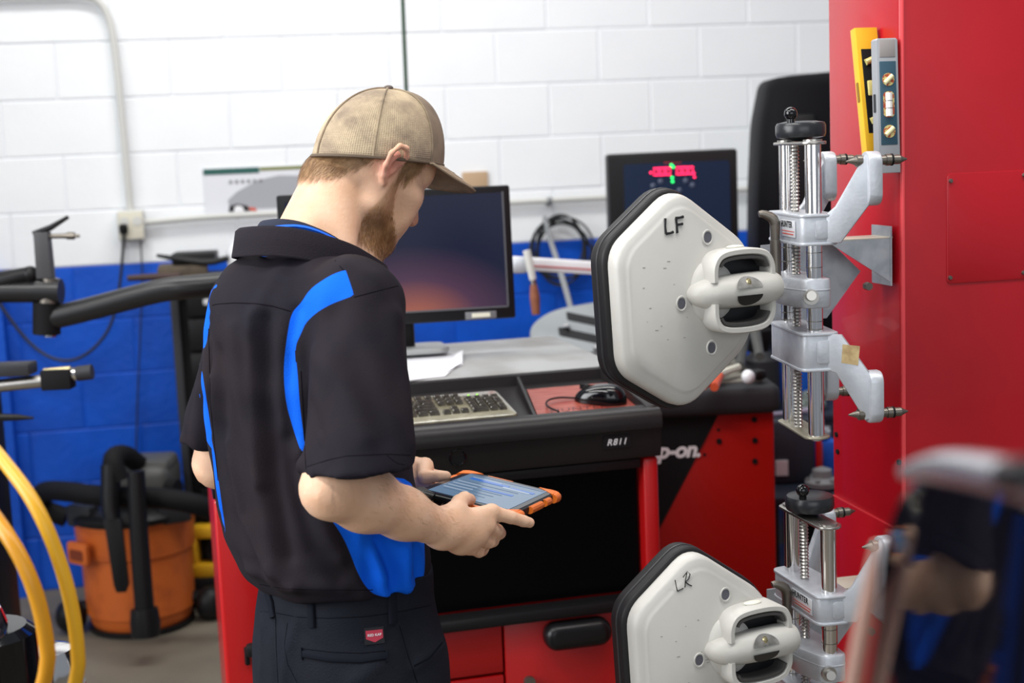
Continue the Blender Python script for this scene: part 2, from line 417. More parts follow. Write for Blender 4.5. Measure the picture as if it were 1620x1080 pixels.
mb = MB()
for x in np.linspace(1052, 1076, 7):
    q = DM @ Vector((*[dpt(x, 257.5)[i] for i in (0, 1)], 0.075)); mb.sph(q, 0.0016, 6)
build('led_bar', mb, mat('led_dim', (0.4, 0.02, 0.02), 0.4, emit=((0.5, 0.02, 0.03), 0.8)), ds, world=True)
for (x, y) in ((1045, 287), (1085, 286), (1033, 294), (1096, 293), (1075, 301), (1050, 302)):
    dg = MB(); q = DM @ Vector((*[dpt(x, y)[i] for i in (0, 1)], 0.0735)); dg.sph(q, (0.008, 0.002, 0.008), 8); build('key_print', dg, mat('navy_print', (0.06, 0.08, 0.13), 0.4), ds, world=True)

# tall black wheel hood, standing to the right of the display
ho = [at(*q, 4.75) for q in ((1206, 560), (1198, 480), (1199, 300), (1204, 195), (1211, 160), (1218, 124), (1250, 119), (1345, 110), (1350, 560))]
hpoly = [(v.x, v.z) for v in ho]
hm = MB(); hm.prism(roundpoly(hpoly, [0.03, 0.02, 0.05, 0.05, 0.05, 0.035, 0.03, 0.05, 0.05]), 0.22, M=frame((0, 4.98, 0), (1, 0, 0), (0, 0, 1), (0, -1, 0)), bev=0.02)
hd = solo('wheel_hood', hm, mat('hood_black', (0.003, 0.003, 0.005), 0.6, spec=0.2), 'tall black hood or panel standing by the white wall left of the red rack', 'hood')
hf = MB(); v = at(1270, 330, 4.72); hf.box((v.x, 4.752, v.z), (0.10, 0.03, 0.62), bev=0.01); build('rib', hf, BLKP, hd, world=True)
# its stand
v = at(1270, 640, 4.85); hs = MB(); hs.box((v.x, 4.87, 0.46), (0.16, 0.14, 0.92), bev=0.01); build('post', hs, BLKP, hd, world=True)
hs = MB(); hs.box((v.x, 4.90, 0.02), (0.3, 0.2, 0.04), bev=0.01); build('foot', hs, BLKP, hd, world=True)

# white measuring rail with red stripe, and a brush hanging at its end
a, b = at(630, 404, 4.14), at(990, 427, 4.14)
t = thing('measuring_rail', 'long white rail with a red line behind the monitor', 'rail', (a+b)/2)
ax = (b-a).normalized()
RM = frame((a+b)/2, ax, Vector((-ax.y, ax.x, 0)), (0, 0, 1)); L = (b-a).length
mb = MB(); mb.box((0, 0, 0), (L, 0.03, 0.038), bev=0.005, M=RM); build('rail', mb, mat('rail_white', (0.72, 0.72, 0.74), 0.4), t, world=True)
mb = MB(); mb.box((L*0.2, -0.0162, -0.004), (L*0.55, 0.002, 0.004), M=RM); build('red_line', mb, RED, t, world=True)
mb = MB(); v = at(822, 420, 4.12); mb.box(v, (0.045, 0.04, 0.045), bev=0.01); build('slider', mb, CAST, t, world=True)
mb = MB(); mb.box((a.x+0.0, 4.15, a.z/2-0.01), (0.05, 0.05, a.z-0.04), bev=0.006); build('post', mb, DKGY, t, world=True)
t = thing('wire_brush', 'scratch brush with pale head and worn wooden handle hanging on the rail', 'brush', at(840, 420, 4.085))
mb = MB(); mb.tube([at(833, 396, 4.085), at(838, 418, 4.085), at(843, 442, 4.085)], [0.011, 0.012, 0.010], n=8); build('head', mb, mat('pale_bristle', (0.66, 0.66, 0.62), 0.6), t, world=True)
mb = MB(); mb.tube([at(842, 438, 4.085), at(845, 452, 4.085)], 0.009, n=8); build('ferrule', mb, STEEL, t, world=True)
mb = MB(); mb.tube([at(844, 450, 4.085), at(846, 470, 4.085), at(848, 497, 4.085)], [0.010, 0.015, 0.012], n=10); build('handle', mb, WOOD, t, world=True)

# ================================================================== LEFT: TYRE CHANGER, TOOL CHEST, VACUUM
t = thing('tire_changer', 'black tyre changer arms reaching in from the left edge', 'tyre changer', Vector((-1.62, 3.75, 0)))
d = 3.75
mb = MB(); v = at(-75, 500, d); mb.box((v.x, d+0.02, 0.75), (0.16, 0.16, 1.5), bev=0.02); build('column', mb, BLKP, t, world=True)
v2 = at(440, 470, 3.85); mb = MB(); mb.box((v2.x, 3.93, 0.62), (0.13, 0.13, 1.24), bev=0.015); build('column', mb, BLKP, t, world=True)
TUBE = mat('arm_satin_black', (0.014, 0.014, 0.015), 0.32)
mb = MB(); mb.tube([at(-90, 462, d), at(30, 461, d), at(88, 461, d)], 0.030, n=20); mb.cyl(at(60, 461, d), at(97, 461, d), 0.034, n=20); build('upper_arm', mb, TUBE, t, world=True)
mb = MB(); mb.tube([at(-40, 452, d), at(0, 446, d), at(48, 433, d)], [0.025, 0.027, 0.02], n=12); mb.sph(at(48, 434, d), 0.023, 10); build('release_lever', mb, BLKP, t, world=True)
mb = MB(); mb.cyl(at(80, 520, d), at(80, 440, d), 0.022, n=16); mb.cyl(at(78, 478, d), at(78, 468, d), 0.03, n=16); build('pivot_shaft', mb, DKSTEEL, t, world=True)
p0, p1 = at(73, 440, d), at(72, 367, d)
mb = MB(); mb.prism([(-0.021, 0), (0.021, 0), (0.019, (p1-p0).length), (-0.019, (p1-p0).length)], 0.035, M=frame(p0-Vector((0, -0.017, 0)), (1, 0, 0), (0, 0, 1), (0, -1, 0)), bev=0.003); build('upright_bar', mb, mat('bar_grey', (0.055, 0.055, 0.06), 0.5), t, world=True)
mb = MB(); mb.tube([at(68, 374, d), at(105, 373, d), at(126, 373, d)], [0.006, 0.007, 0.004], n=8); mb.cyl(at(106, 373, d), at(118, 373, d), 0.010, n=8); build('tommy_bar', mb, DKSTEEL, t, world=True)
mb = MB(); mb.tube([at(53, 370, d), at(80, 360, d), at(108, 343, d)], [0.008, 0.008, 0.005], n=8); build('crank_lever', mb, BLKP, t, world=True)
mb = MB(); mb.tube([at(73, 505, d), at(130, 492, d), at(200, 473, d), at(255, 459, d), at(290, 455, d), at(440, 440, 3.88)], 0.031, n=20, smooth=2); build('swing_arm', mb, TUBE, t, world=True)
mb = MB(); mb.cyl(at(74, 528, d), at(74, 478, d), 0.036, n=20); build('arm_end', mb, BLKM, t, world=True)
mb = MB(); mb.cyl(at(80, 532, d), at(80, 522, d), 0.018, n=12); build('shaft_tip', mb, CHROME, t, world=True)
d2 = 3.5
mb = MB(); mb.cyl(at(-110, 622, d2), at(72, 602, d2), 0.0165, n=16); build('roller_arm', mb, STEEL, t, world=True)
mb = MB(); v = at(92, 599, d2); mb.box(v, (0.074, 0.05, 0.050), bev=0.003); build('slide_block', mb, BLKM, t, world=True)
mb = MB(); mb.cyl(at(114, 592, d2), at(124, 591, d2), 0.016, n=14); build('collar', mb, CHROME, t, world=True)
mb = MB(); mb.cyl(at(122, 591, d2), at(146, 588, d2), 0.019, n=18); build('roller', mb, DKGY, t, world=True)
mb = MB(); mb.cyl(at(70, 588, d2), at(112, 584, d2), 0.009, n=10); build('lock_screw', mb, mat('brass', (0.42, 0.36, 0.20), 0.35, metal=0.8), t, world=True)
mb = MB(); v = at(5, 584, d2); mb.box(v, (0.15, 0.07, 0.03), bev=0.004); build('cover', mb, DKGY, t, world=True)
mb = MB(); mb.tube([at(-90, 660, d2), at(-10, 660, d2), at(30, 660, d2), at(53, 661, d2)], [0.012, 0.011, 0.008, 0.003], n=10); build('pry_tip', mb, BLKP, t, world=True)
# arms back to the column
mb = MB(); mb.tube([at(-110, 622, d2), at(-120, 622, 3.75)], 0.016, n=8); mb.tube([at(-90, 660, d2), at(-100, 655, 3.75)], 0.012, n=8); build('bracket_arm', mb, BLKP, t, world=True)

# tool chest
p = at(322, 640, 4.95)
t = thing('tool_chest', 'black tool chest with pale handles behind the worker', 'chest', (p.x+0.06, 5.02, 0), 0.12)
mb = MB(); mb.box((0.02, 0.155, 0.59), (0.36, 0.30, 1.18), bev=0.012); build('cabinet', mb, BLKM, t)
for i in range(7):
    z = 1.10-0.122*i; mb = MB(); mb.box((0.03, -0.008, z), (0.27, 0.02, 0.112), bev=0.004); dr = build('drawer', mb, BLKP, t)
    mb = MB(); mb.box((-0.005, -0.028, z-0.005), (0.085, 0.02, 0.022), bev=0.006); build('handle', mb, mat('pale_handle', (0.66, 0.67, 0.70), 0.35), dr)
mb = MB(); mb.box((-0.148, -0.006, 0.6), (0.03, 0.03, 1.16), bev=0.006); build('corner_rail', mb, DKGY, t)
mb = MB(); mb.box((-0.03, -0.05, 0.60), (0.16, 0.07, 0.13), bev=0.012); build('side_tray', mb, GREY, t)
# things lying on the chest
mb = MB(); mb.tube([at(248, 404, 4.9), at(290, 411, 4.9), at(330, 416, 4.9), at(362, 408, 4.9)], [0.006, 0.011, 0.012, 0.01], n=8, smooth=1)
solo('pry_bar', mb, BLKP, 'long black bar lying slanted on top of the tool chest', 'bar')
mb = MB(); v = at(290, 428, 4.98); mb.box(v, (0.17, 0.2, 0.045), rz=0.2, bev=0.008)
solo('rag_bundle', mb, mat('brown_rag', (0.10, 0.075, 0.05), 0.8, noise=(20, (0.05, 0.04, 0.03), 0.4, 0.7)), 'dull brown folded rag on the tool chest', 'rag')
mb = MB(); v = at(310, 418, 5.0); v.z = at(290, 428, 4.98).z+0.044; mb.box(v, (0.15, 0.12, 0.04), rz=0.1, bev=0.006)
solo('tool_case', mb, BLKP, 'flat black case on top of the brown rag', 'case')
mb = MB(); mb.tube([at(202, 440, 4.75), at(240, 438, 4.75), at(285, 436, 4.75)], [0.010, 0.012, 0.01], n=8)
solo('dark_bar', mb, mat('rust_brown', (0.045, 0.022, 0.018), 0.6), 'dark brown bar jutting left from the tool chest top', 'bar')
mb = MB(); v = at(372, 398, 5.05); mb.lathe([(0.03, 0), (0.032, 0.05), (0.016, 0.075), (0.016, 0.09)], n=14, M=Matrix.Translation(v+Vector((0, 0, -0.05))))
solo('white_bottle', mb, PAPER, 'small white bottle beside the worker\'s collar', 'bottle')

# wet and dry vacuum
vb = atz(216, 985, 0.0); vb.y = 4.80; vb.x = (216-810)/FPX*4.80*1.0 - 0.062; vb.z = 0
t = thing('shop_vacuum', 'orange shop vacuum with black lid and hoses by the blue wall', 'vacuum', vb)
H0 = 0.02
mb = MB(); mb.lathe([(0.165, H0), (0.172, H0+0.01), (0.176, 0.06), (0.184, 0.065), (0.188, 0.27), (0.196, 0.275), (0.203, 0.375), (0.208, 0.38), (0.208, 0.40)], n=40); dr = build('drum', mb, ORANGE, t)
mb = MB(); mb.lathe([(0.17, 0.0), (0.18, 0.005), (0.18, 0.02)], n=32); build('base_ring', mb, BLKP, t)
mb = MB(); mb.lathe([(0.214, 0.392), (0.216, 0.41), (0.205, 0.425), (0.17, 0.44), (0.12, 0.445)], n=36); build('lid', mb, BLKP, t)
mb = MB(); mb.box((0.05, 0.0, 0.51), (0.20, 0.24, 0.13), bev=0.035, seg=3); mb.box((0.07, 0.0, 0.565), (0.16, 0.17, 0.05), bev=0.02); build('motor_head', mb, mat('motor_grey', (0.07, 0.07, 0.066), 0.5), t)
mb = MB(); mb.cyl((0.15, -0.10, 0.50), (0.185, -0.115, 0.50), 0.03, n=16); build('hose_port', mb, BLKM, t)
for sx, lab in ((-0.165, 1), (0.19, 0)):
    mb = MB(); mb.box((sx*0.86, -0.115, 0.42), (0.11, 0.05, 0.075), rz=-0.5 if sx < 0 else 0.5, bev=0.01); la = build('latch', mb, DKGY, t)
mb = MB(); FMv = Matrix.Translation((-0.142, -0.165, 0.305)) @ Matrix.Rotation(-0.62, 4, 'Z') @ Matrix.Rotation(PI/2, 4, 'X')
mb.prism(rrect(0.10, 0.075, 0.012), 0.02, M=FMv, bev=0.004); hd = build('handle', mb, ORANGE, t)
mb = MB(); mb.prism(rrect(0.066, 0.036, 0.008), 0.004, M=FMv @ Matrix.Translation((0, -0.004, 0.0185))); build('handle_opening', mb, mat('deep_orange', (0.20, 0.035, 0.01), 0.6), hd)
wl = lambda x, y, dd: at(x, y, dd)
mb = MB(); mb.tube([wl(190, 760, 4.5), wl(174, 725, 4.5), wl(196, 716, 4.6), wl(220, 735, 4.75)], 0.033, n=14, smooth=2); build('hose', mb, BLKM, t, world=True)
mb = MB(); mb.tube([wl(176, 735, 4.5), wl(174, 800, 4.47), wl(178, 822, 4.46)], [0.034, 0.030, 0.028], n=14, smooth=1); mb.prism([(-0.028, 0), (0.028, 0), (0.024, -0.22), (0.012, -0.245), (-0.018, -0.245), (-0.024, -0.22)], 0.022, M=frame(wl(180, 818, 4.46), Vector((1, 0, 0)), Vector((-0.05, 0, 1)).normalized(), (0, -1, 0)), bev=0.004); build('crevice_tool', mb, BLKP, t, world=True)
mb = MB(); mb.tube([wl(215, 745, 4.45), wl(220, 850, 4.42), wl(229, 965, 4.40)], [0.028, 0.030, 0.031], n=18); mb.tube([wl(228, 962, 4.40), wl(230, 985, 4.395), wl(231, 1006, 4.39)], [0.043, 0.048, 0.045], n=18); build('wand', mb, BLKP, t, world=True)
mb = MB(); mb.tube([wl(345, 812, 4.55), wl(310, 796, 4.5), wl(250, 786, 4.5), wl(160, 785, 4.55), wl(100, 776, 4.65), wl(62, 776, 4.75), wl(66, 805, 4.8), wl(105, 818, 4.8)], 0.034, n=14, smooth=2); build('hose', mb, BLKM, t, world=True)
for (x, y, dd) in ((112, 965, 4.72), (330, 915, 4.8)):
    mb = MB(); v = wl(x, y, dd); v.z = 0.06; mb.sph(v, (0.055, 0.05, 0.06), 12); w_ = v+(Vector(vb)-v)*0.6; mb.tube([v+Vector((0, 0, 0.03)), Vector((w_.x, w_.y, 0.08))], 0.022, n=8); build('caster', mb, BLKP, t, world=True)

# yellow jack behind the vacuum
p = at(332, 900, 5.0); t = thing('floor_jack', 'yellow floor jack half hidden behind the vacuum', 'jack', (p.x, 5.0, 0))
mb = MB(); mb.box((0.02, 0, 0.27), (0.16, 0.10, 0.045), bev=0.01); mb.box((0.03, 0, 0.13), (0.18, 0.12, 0.05), bev=0.01); mb.box((-0.045, 0, 0.2), (0.03, 0.1, 0.15), bev=0.005); build('frame', mb, YELL, t)
mb = MB(); mb.cyl((0.04, -0.03, 0.2), (0.04, 0.05, 0.2), 0.045, n=14); mb.box((0.06, 0, 0.2), (0.1, 0.06, 0.05), bev=0.008); build('pump', mb, BLKM, t)
mb = MB(); mb.box((0.02, 0, 0.055), (0.2, 0.16, 0.11), bev=0.02); build('base', mb, BLKM, t)
p = at(318, 712, 4.7)

# ---- foreground hoses and a chrome-topped post, bottom left
mb = MB(); mb.tube([at(-150, 600, 1.75), at(-60, 652, 1.65), at(5, 727, 1.55), at(60, 800, 1.5), at(102, 905, 1.5), at(122, 1000, 1.5), at(126, 1090, 1.5), Vector((-0.70, 1.5, 0.5)), Vector((-0.72, 1.5, 0.01))], 0.0078, n=12, smooth=3)
solo('air_hose', mb, HOSE, 'amber air hose curving down at the left edge, the right one of two', 'hose')
mb = MB(); mb.tube([at(-150, 700, 1.7), at(-50, 760, 1.6), at(-2, 825, 1.5), at(38, 888, 1.48), at(68, 970, 1.48), at(82, 1090, 1.48), Vector((-0.76, 1.48, 0.5)), Vector((-0.78, 1.48, 0.01))], 0.0084, n=12, smooth=3)
solo('air_hose', mb, mat('amber_hose_dark', (0.55, 0.24, 0.008), 0.35), 'darker amber air hose, the left and lower one of two', 'hose')
p = at(2, 1030, 1.75); t = thing('clamp_cylinder', 'red cylinder with blurred chrome dome in the bottom left corner', 'cylinder', (p.x-0.04, 1.75, 0))
zt = at(5, 990, 1.75).z
mb = MB(); mb.lathe([(0.045, 0), (0.045, zt-0.005)], n=24); build('body', mb, RED, t)
mb = MB(); mb.lathe([(0.060, zt-0.30), (0.064, zt-0.28), (0.062, zt-0.02), (0.05, zt-0.01)], n=24, M=Matrix.Translation((0.012, 0.03, 0))); build('sleeve', mb, BLKG, t)
mb = MB(); mb.lathe([(0.048, zt-0.012), (0.05, zt), (0.042, zt+0.022), (0.022, zt+0.034), (0.001, zt+0.036)], n=24); build('dome', mb, CHROME, t)
p = at(75, 1060, 1.9); t = thing('chrome_hub', 'chrome hub with a tan centre low at the left edge behind the amber hoses', 'hub', (p.x, 1.9, 0))
zt = at(75, 1040, 1.9).z
mb = MB(); mb.lathe([(0.05, 0), (0.05, zt-0.04)], n=24); build('post', mb, BLKG, t)
mb = MB(); mb.lathe([(0.042, zt-0.045), (0.044, zt-0.01), (0.036, zt+0.012), (0.022, zt+0.016)], n=28); build('ring', mb, CHROME, t)
mb = MB(); mb.lathe([(0.03, zt-0.03), (0.024, zt+0.012), (0.012, zt+0.022)], n=20, M=Matrix.Translation((-0.004, -0.018, 0.0))); build('centre', mb, mat('tan_cap', (0.42, 0.30, 0.16), 0.4), t)

# ================================================================== RED AND BLACK TOOL CART
cr = at(1227, 800, 3.5); CY = 0.03
co = Vector((cr.x, cr.y, 0)); zt = at(1180, 651, 3.5).z
t = thing('tool_cart', 'red tool cart with a black slanted corner and white lettering', 'cart', co, CY)
mb = MB(); mb.box((-0.225, 0.25, 0.09+(zt-0.09)/2), (0.45, 0.5, zt-0.09), bev=0.006); build('cabinet', mb, CARTR, t)
zl = lambda x, y: (t_inv @ at(x, y, 3.5))
t_inv = INV[t.name]
q = [zl(*s_) for s_ in ((1137, 652), (1040, 838))]
mb = MB(); mb.prism([(q[0].x, q[0].z), (-0.448, q[0].z), (-0.448, q[1].z-0.30), (q[1].x, q[1].z)], 0.004, M=FM(-0.0005)); pn = build('corner_panel', mb, BLKM, t)
qa, qb = zl(1028, 720), zl(1107, 716)
text('lettering', 'Snap-on.', 0.055, LETW, pn, frame((qb.x, -0.0052, qb.z-0.006), (1, 0, 0), (0, 0, 1), (0, -1, 0)), shear=0.25, bold=0.0019, align='RIGHT', spacing=0.93)
for (x, y) in ((1193, 663), (1194, 696), (1194, 729), (1137, 697)):
    v = zl(x, y); mb = MB(); mb.cyl((v.x, 0.001, v.z), (v.x, -0.004, v.z), 0.007, n=12); build('bolt', mb, BLKM, t)
for (x, y) in ((1136, 679), (1114, 718)):
    v = zl(x, y); mb = MB(); mb.cyl((v.x, 0.001, v.z), (v.x, -0.003, v.z), 0.004, n=10); build('screw', mb, BLKM, t)
mb = MB(); mb.box((-0.225, 0.24, zt+0.035), (0.475, 0.56, 0.075), bev=0.025, seg=3); top = build('top_tray', mb, DKGY, t)
mb = MB(); mb.box((-0.225, 0.24, zt+0.074), (0.40, 0.46, 0.006), bev=0.002); build('mat', mb, mat('worktop_tan', (0.20, 0.19, 0.16), 0.6), top)
for sx in (-0.38, -0.06):
    for sy in (0.06, 0.44):
        mb = MB(); mb.cyl((sx-0.02, sy, 0.045), (sx+0.02, sy, 0.045), 0.045, n=18); mb.box((sx, sy, 0.085), (0.05, 0.06, 0.02)); build('caster', mb, BLKM, t)
# tools on the cart
zc = co.z+zt+0.08
def on(x, y, z=None): return atz(x, y, zc if z is None else z)
t = thing('slip_pliers', 'orange handled pliers with pale jaws on the cart top', 'pliers', on(1130, 606))
for a_, b_ in (((1112, 618), (1136, 607)), ((1130, 620), (1140, 608))):
    mb = MB(); mb.tube([on(*a_)+Vector((0, 0, 0.012)), on(*b_)+Vector((0, 0, 0.022))], [0.011, 0.009], n=8); build('handle', mb, mat('orange_grip', (0.55, 0.08, 0.03), 0.45), t, world=True)
for a_, b_ in (((1134, 606), (1168, 593)), ((1136, 604), (1143, 592))):
    mb = MB(); mb.tube([on(*a_)+Vector((0, 0, 0.02)), on(*b_)+Vector((0, 0, 0.02))], [0.011, 0.010], n=8); build('jaw', mb, mat('pale_jaw', (0.66, 0.66, 0.56), 0.5), t, world=True)
mb = MB(); v = on(1184, 606)+Vector((0, 0, 0.016)); mb.sph(v, (0.017, 0.017, 0.018), 14); solo('white_ball', mb, mat('white_gloss', (0.75, 0.77, 0.8), 0.2), 'shiny white ball on the cart top', 'ball')
mb = MB(); v = on(1199, 600)+Vector((0, 0, 0.013)); mb.box(v, (0.035, 0.04, 0.026), rz=0.4, bev=0.01); solo('black_socket_box', mb, BLKP, 'small black box right of the white ball on the cart', 'box')
mb = MB(); mb.lathe([(0.035, 0), (0.035, 0.10), (0.026, 0.12), (0.012, 0.13), (0.012, 0.15)], n=18, M=Matrix.Translation(on(1140, 585)+Vector((0, 0.1, 0)))); solo('spray_can', mb, mat('steel_green', (0.13, 0.15, 0.14), 0.4), 'dark grey spray can at the back of the cart top', 'can')
mb = MB(); mb.tube([p+Vector((0, -0.06, 0.014)) for p in (on(1165, 582), on(1172, 560)+Vector((0, 0, 0.05)), on(1186, 560)+Vector((0, 0, 0.09)), on(1196, 585)+Vector((0, 0, 0.03)))], [0.012, 0.016, 0.016, 0.012], n=10, smooth=2)
solo('grey_casting', mb, mat('casting_grey', (0.06, 0.062, 0.058), 0.5), 'bent grey casting standing on the back of the cart', 'casting')
mb = MB(); v = on(1176, 560); mb.lathe([(0.03, 0), (0.04, 0.03), (0.04, 0.06), (0.02, 0.075)], n=16, M=Matrix.Translation(v+Vector((0.05, 0.05, 0)))); solo('oil_funnel', mb, BLKM, 'squat black funnel on the cart below the sensor handle', 'funnel')

# ---------------------------------------------------------------- clutter between cart and rack
def clutter(name, x, y, dd, dims, m_, label, cat, rz=0.1, bev=0.012, ground=False):
    v = at(x, y, dd); k = MB(); k.box(v, dims, rz=rz, bev=bev)
    o = solo(name, k, m_, label, cat)
    return o
# metal bench carrying them: a front shelf and a higher rear shelf
v0 = at(1283, 752, 4.2); FZ, RZ_ = 0.585, 0.725
t = thing('parts_bench', 'dark steel bench between the cart and the red rack', 'bench', (v0.x, 4.25, 0))
NAVY = mat('bench_navy', (0.012, 0.018, 0.035), 0.5)
def bench(t, x0, x1, y0, y1, h):
    for z_ in (h, 0.22):
        mb = MB(); mb.box(((x0+x1)/2, (y0+y1)/2, z_-0.012), (x1-x0, y1-y0, 0.024), bev=0.004); build('shelf', mb, NAVY, t)
    for sx in (x0+0.02, x1-0.02):
        for sy in (y0+0.02, y1-0.02):
            mb = MB(); mb.box((sx, sy, (h-0.02)/2), (0.03, 0.03, h-0.02), bev=0.004); build('leg', mb, BLKP, t)
bench(t, -0.19, 0.27, -0.36, 0.02, FZ)
t = thing('parts_shelf', 'taller dark shelf unit behind the parts bench', 'shelf', (v0.x, 4.25, 0))
bench(t, -0.15, 0.27, 0.10, 0.44, RZ_)
mb = MB(); mb.box((0.06, 0.11, RZ_-0.12), (0.38, 0.012, 0.20), bev=0.003); build('front_panel', mb, NAVY, t)
def put(name, x, y, dd, dims, m_, label, cat, zbase, rz=0.0, bev=0.012):
    v = at(x, y, dd); k = MB(); k.box((v.x, v.y, zbase+dims[2]/2), dims, rz=rz, bev=bev); return solo(name, k, m_, label, cat)
b_ = put('parts_bin', 1247, 712, 4.10, (0.13, 0.12, 0.19), mat('bin_slate', (0.03, 0.035, 0.05), 0.55), 'dark slate bin with a white label beside the cart', 'bin', FZ, 0.05)
v = at(1237, 740, 4.035); mb = MB(); mb.box((v.x, 4.034, v.z), (0.035, 0.004, 0.045)); build('white_label', mb, LETW, b_, world=True)
put('blue_carton', 1263, 580, 4.55, (0.105, 0.10, 0.26), mat('carton_blue', (0.005, 0.09, 0.48), 0.5), 'blue carton behind the chrome rods', 'carton', RZ_)
put('blue_box', 1293, 722, 4.13, (0.10, 0.09, 0.115), mat('tray_blue', (0.01, 0.10, 0.55), 0.5), 'small blue box low beside the rack', 'box', FZ)
v = at(1297, 722, 4.04); mb = MB(); mb.lathe([(0.010, 0), (0.011, 0.005), (0.011, 0.115), (0.008, 0.125)], n=14, M=Matrix.Translation((v.x, 4.05, FZ))); solo('red_tube', mb, RED, 'thin red tube standing in front of the small blue box', 'tube')
def casting_at(x, dd, zb, dx, m_, lab):
    v = at(x, 700, dd); mb = MB()
    mb.lathe([(dx*0.7, 0.0), (dx, 0.008), (dx, 0.022), (dx*0.6, 0.034), (dx*0.55, 0.055), (dx*0.2, 0.062)], n=18, M=Matrix.Translation((v.x, dd, zb)))
    for k in range(6): mb.cyl((v.x+dx*0.8*math.cos(k*1.05), dd+dx*0.8*math.sin(k*1.05), zb+0.02), (v.x+dx*0.8*math.cos(k*1.05), dd+dx*0.8*math.sin(k*1.05), zb+0.032), 0.008, n=8)
    solo('machined_casting', mb, m_, lab, 'casting')
casting_at(1290, 4.13, FZ+0.116, 0.045, CAST, 'pale machined casting on top of the small blue box')
casting_at(1300, 3.98, FZ, 0.05, GREY, 'grey machined casting at the front edge of the bench')
casting_at(1283, 4.45, RZ_, 0.05, mat('cast_green', (0.13, 0.16, 0.15), 0.5), 'greenish grey casting behind the clamp rods')
v = at(1205, 560, 4.5); mb = MB(); mb.lathe([(0.055, 0), (0.058, 0.01), (0.058, 0.16), (0.05, 0.17), (0.03, 0.19), (0.03, 0.21)], n=20, M=Matrix.Translation((v.x, 4.5, RZ_))); solo('oil_drum', mb, DKGY, 'dark grey drum with a short neck left of the blue carton', 'drum')
v = at(1247, 700, 4.10); zz0 = FZ+0.192
mb = MB(); mb.tube([(v.x-0.07, 4.08, zz0+0.008), (v.x, 4.10, zz0+0.008), (v.x+0.07, 4.12, zz0+0.010)], [0.008, 0.006, 0.010], n=8); solo('combination_wrench', mb, mat('mauve_steel', (0.45, 0.42, 0.55), 0.35, metal=0.4), 'pale wrench lying across the dark bin', 'wrench')

# ================================================================== ALIGNMENT CONSOLE
CNY = math.radians(14)
co = Vector((0.285, 2.84, 0))
t = thing('alignment_console', 'red alignment console with charcoal top tray and black glass front', 'console', co, CNY)
con = t
ci = INV[t.name]
def cz(y_, x_=1000, w=0.0):
    "height of a point on the console front seen at pixel x_, y_"
    v = ci.to_3x3() @ (ray_v(x_, y_)); o = ci @ Vector(CAM)
    s_ = (w-o.y)/v.y; return o.z+v.z*s_
def ray_v(x, y): return Vector(ray(x, y))
def cp(x_, y_, w=0.0):
    v = ci.to_3x3() @ ray_v(x_, y_); o = ci @ Vector(CAM); s_ = (w-o.y)/v.y; return o+v*s_
CW = 0.88                                        # width
ZB = 0.955                                       # underside of the charcoal trim
mb = MB(); mb.box((-CW/2, 0.45, 0.50), (CW-0.01, 0.80, 0.90), bev=0.004); build('body', mb, RED, t)
# front corner posts
for sx in (-CW+0.004, -0.018):
    wd_ = 0.032 if sx > -0.1 else 0.11; mb = MB(); mb.box((sx+0.004 if sx > -0.1 else sx+0.043, 0.02, 0.5), (wd_, 0.05, 0.908), bev=0.008, seg=3); build('corner_post', mb, RED, t)
zl0 = cp(850, 962).z                              # shelf lip
mb = MB(); mb.box((-CW/2, 0.035, (ZB+zl0)/2), (CW-0.07, 0.012, ZB-zl0-0.01)); build('glass_front', mb, mat('black_glass', (0.0015, 0.0015, 0.002), 0.25, spec=0.08), t)
mb = MB(); mb.box((-CW/2, 0.004, zl0-0.010), (CW-0.066, 0.05, 0.026), bev=0.007); build('lower_lip', mb, BLKP, t)
mb = MB(); mb.box((-CW/2, 0.012, ZB-0.012), (CW-0.07, 0.03, 0.02), bev=0.004); build('upper_lip', mb, BLKP, t)
# drawer fronts
xs = cp(797, 1000).x
zt = zl0-0.028
for x0, x1, z0, z1, nm in ((-CW+0.04, xs-0.002, cp(760, 1070).z, zt, 'drawer'), (xs+0.002, -0.04, 0.12, zt, 'door'), (-CW+0.04, xs-0.002, 0.36, cp(760, 1070).z-0.006, 'drawer'), (-CW+0.04, xs-0.002, 0.12, 0.353, 'drawer')):
    mb = MB(); mb.box(((x0+x1)/2, 0.022, (z0+z1)/2), (x1-x0, 0.03, z1-z0), bev=0.003); dd_ = build(nm, mb, RED, t)
    if nm == 'door':
        a, b = cp(862, 1008, -0.02), cp(967, 998, -0.02)
        m_ = (a+b)/2; L = (b-a).length
        h = MB(); h.prism(rrect(L, 0.056, 0.026, 8), 0.05, M=frame((m_.x, 0.012, m_.z), (1, 0, 0), (0, 0, 1), (0, -1, 0)), bev=0.018, seg=4); build('handle', h, mat('handle_black', (0.005, 0.005, 0.006), 0.35, spec=0.4), dd_)
        k = cp(838, 1079); h = MB(); h.cyl((k.x, 0.012, k.z), (k.x, -0.004, k.z), 0.012, n=16); build('lock', h, DKSTEEL, dd_)
# charcoal trim: front profile swept across the width
prof = [(0.0, ZB), (-0.012, ZB+0.002), (-0.016, ZB+0.012), (-0.020, ZB+0.060), (-0.0285, ZB+0.063), (-0.030, ZB+0.075), (-0.026, ZB+0.092), (-0.012, ZB+0.103), (0.006, ZB+0.106), (0.016, ZB+0.102), (0.019, ZB+0.088),
        (0.26, ZB+0.118), (0.285, ZB+0.118), (0.29, ZB+0.140), (0.30, ZB+0.143), (0.30, ZB+0.02), (0.02, ZB)]
mb = MB(); XM = frame((-CW-0.008, 0, 0), (0, 1, 0), (0, 0, 1), (1, 0, 0)); mb.prism(prof, CW+0.012, M=XM); build('top_tray', mb, TRIM, t, sharp=50)
TZ = lambda w: ZB+0.088+0.03*(w-0.019)/0.241     # tray floor height at depth w
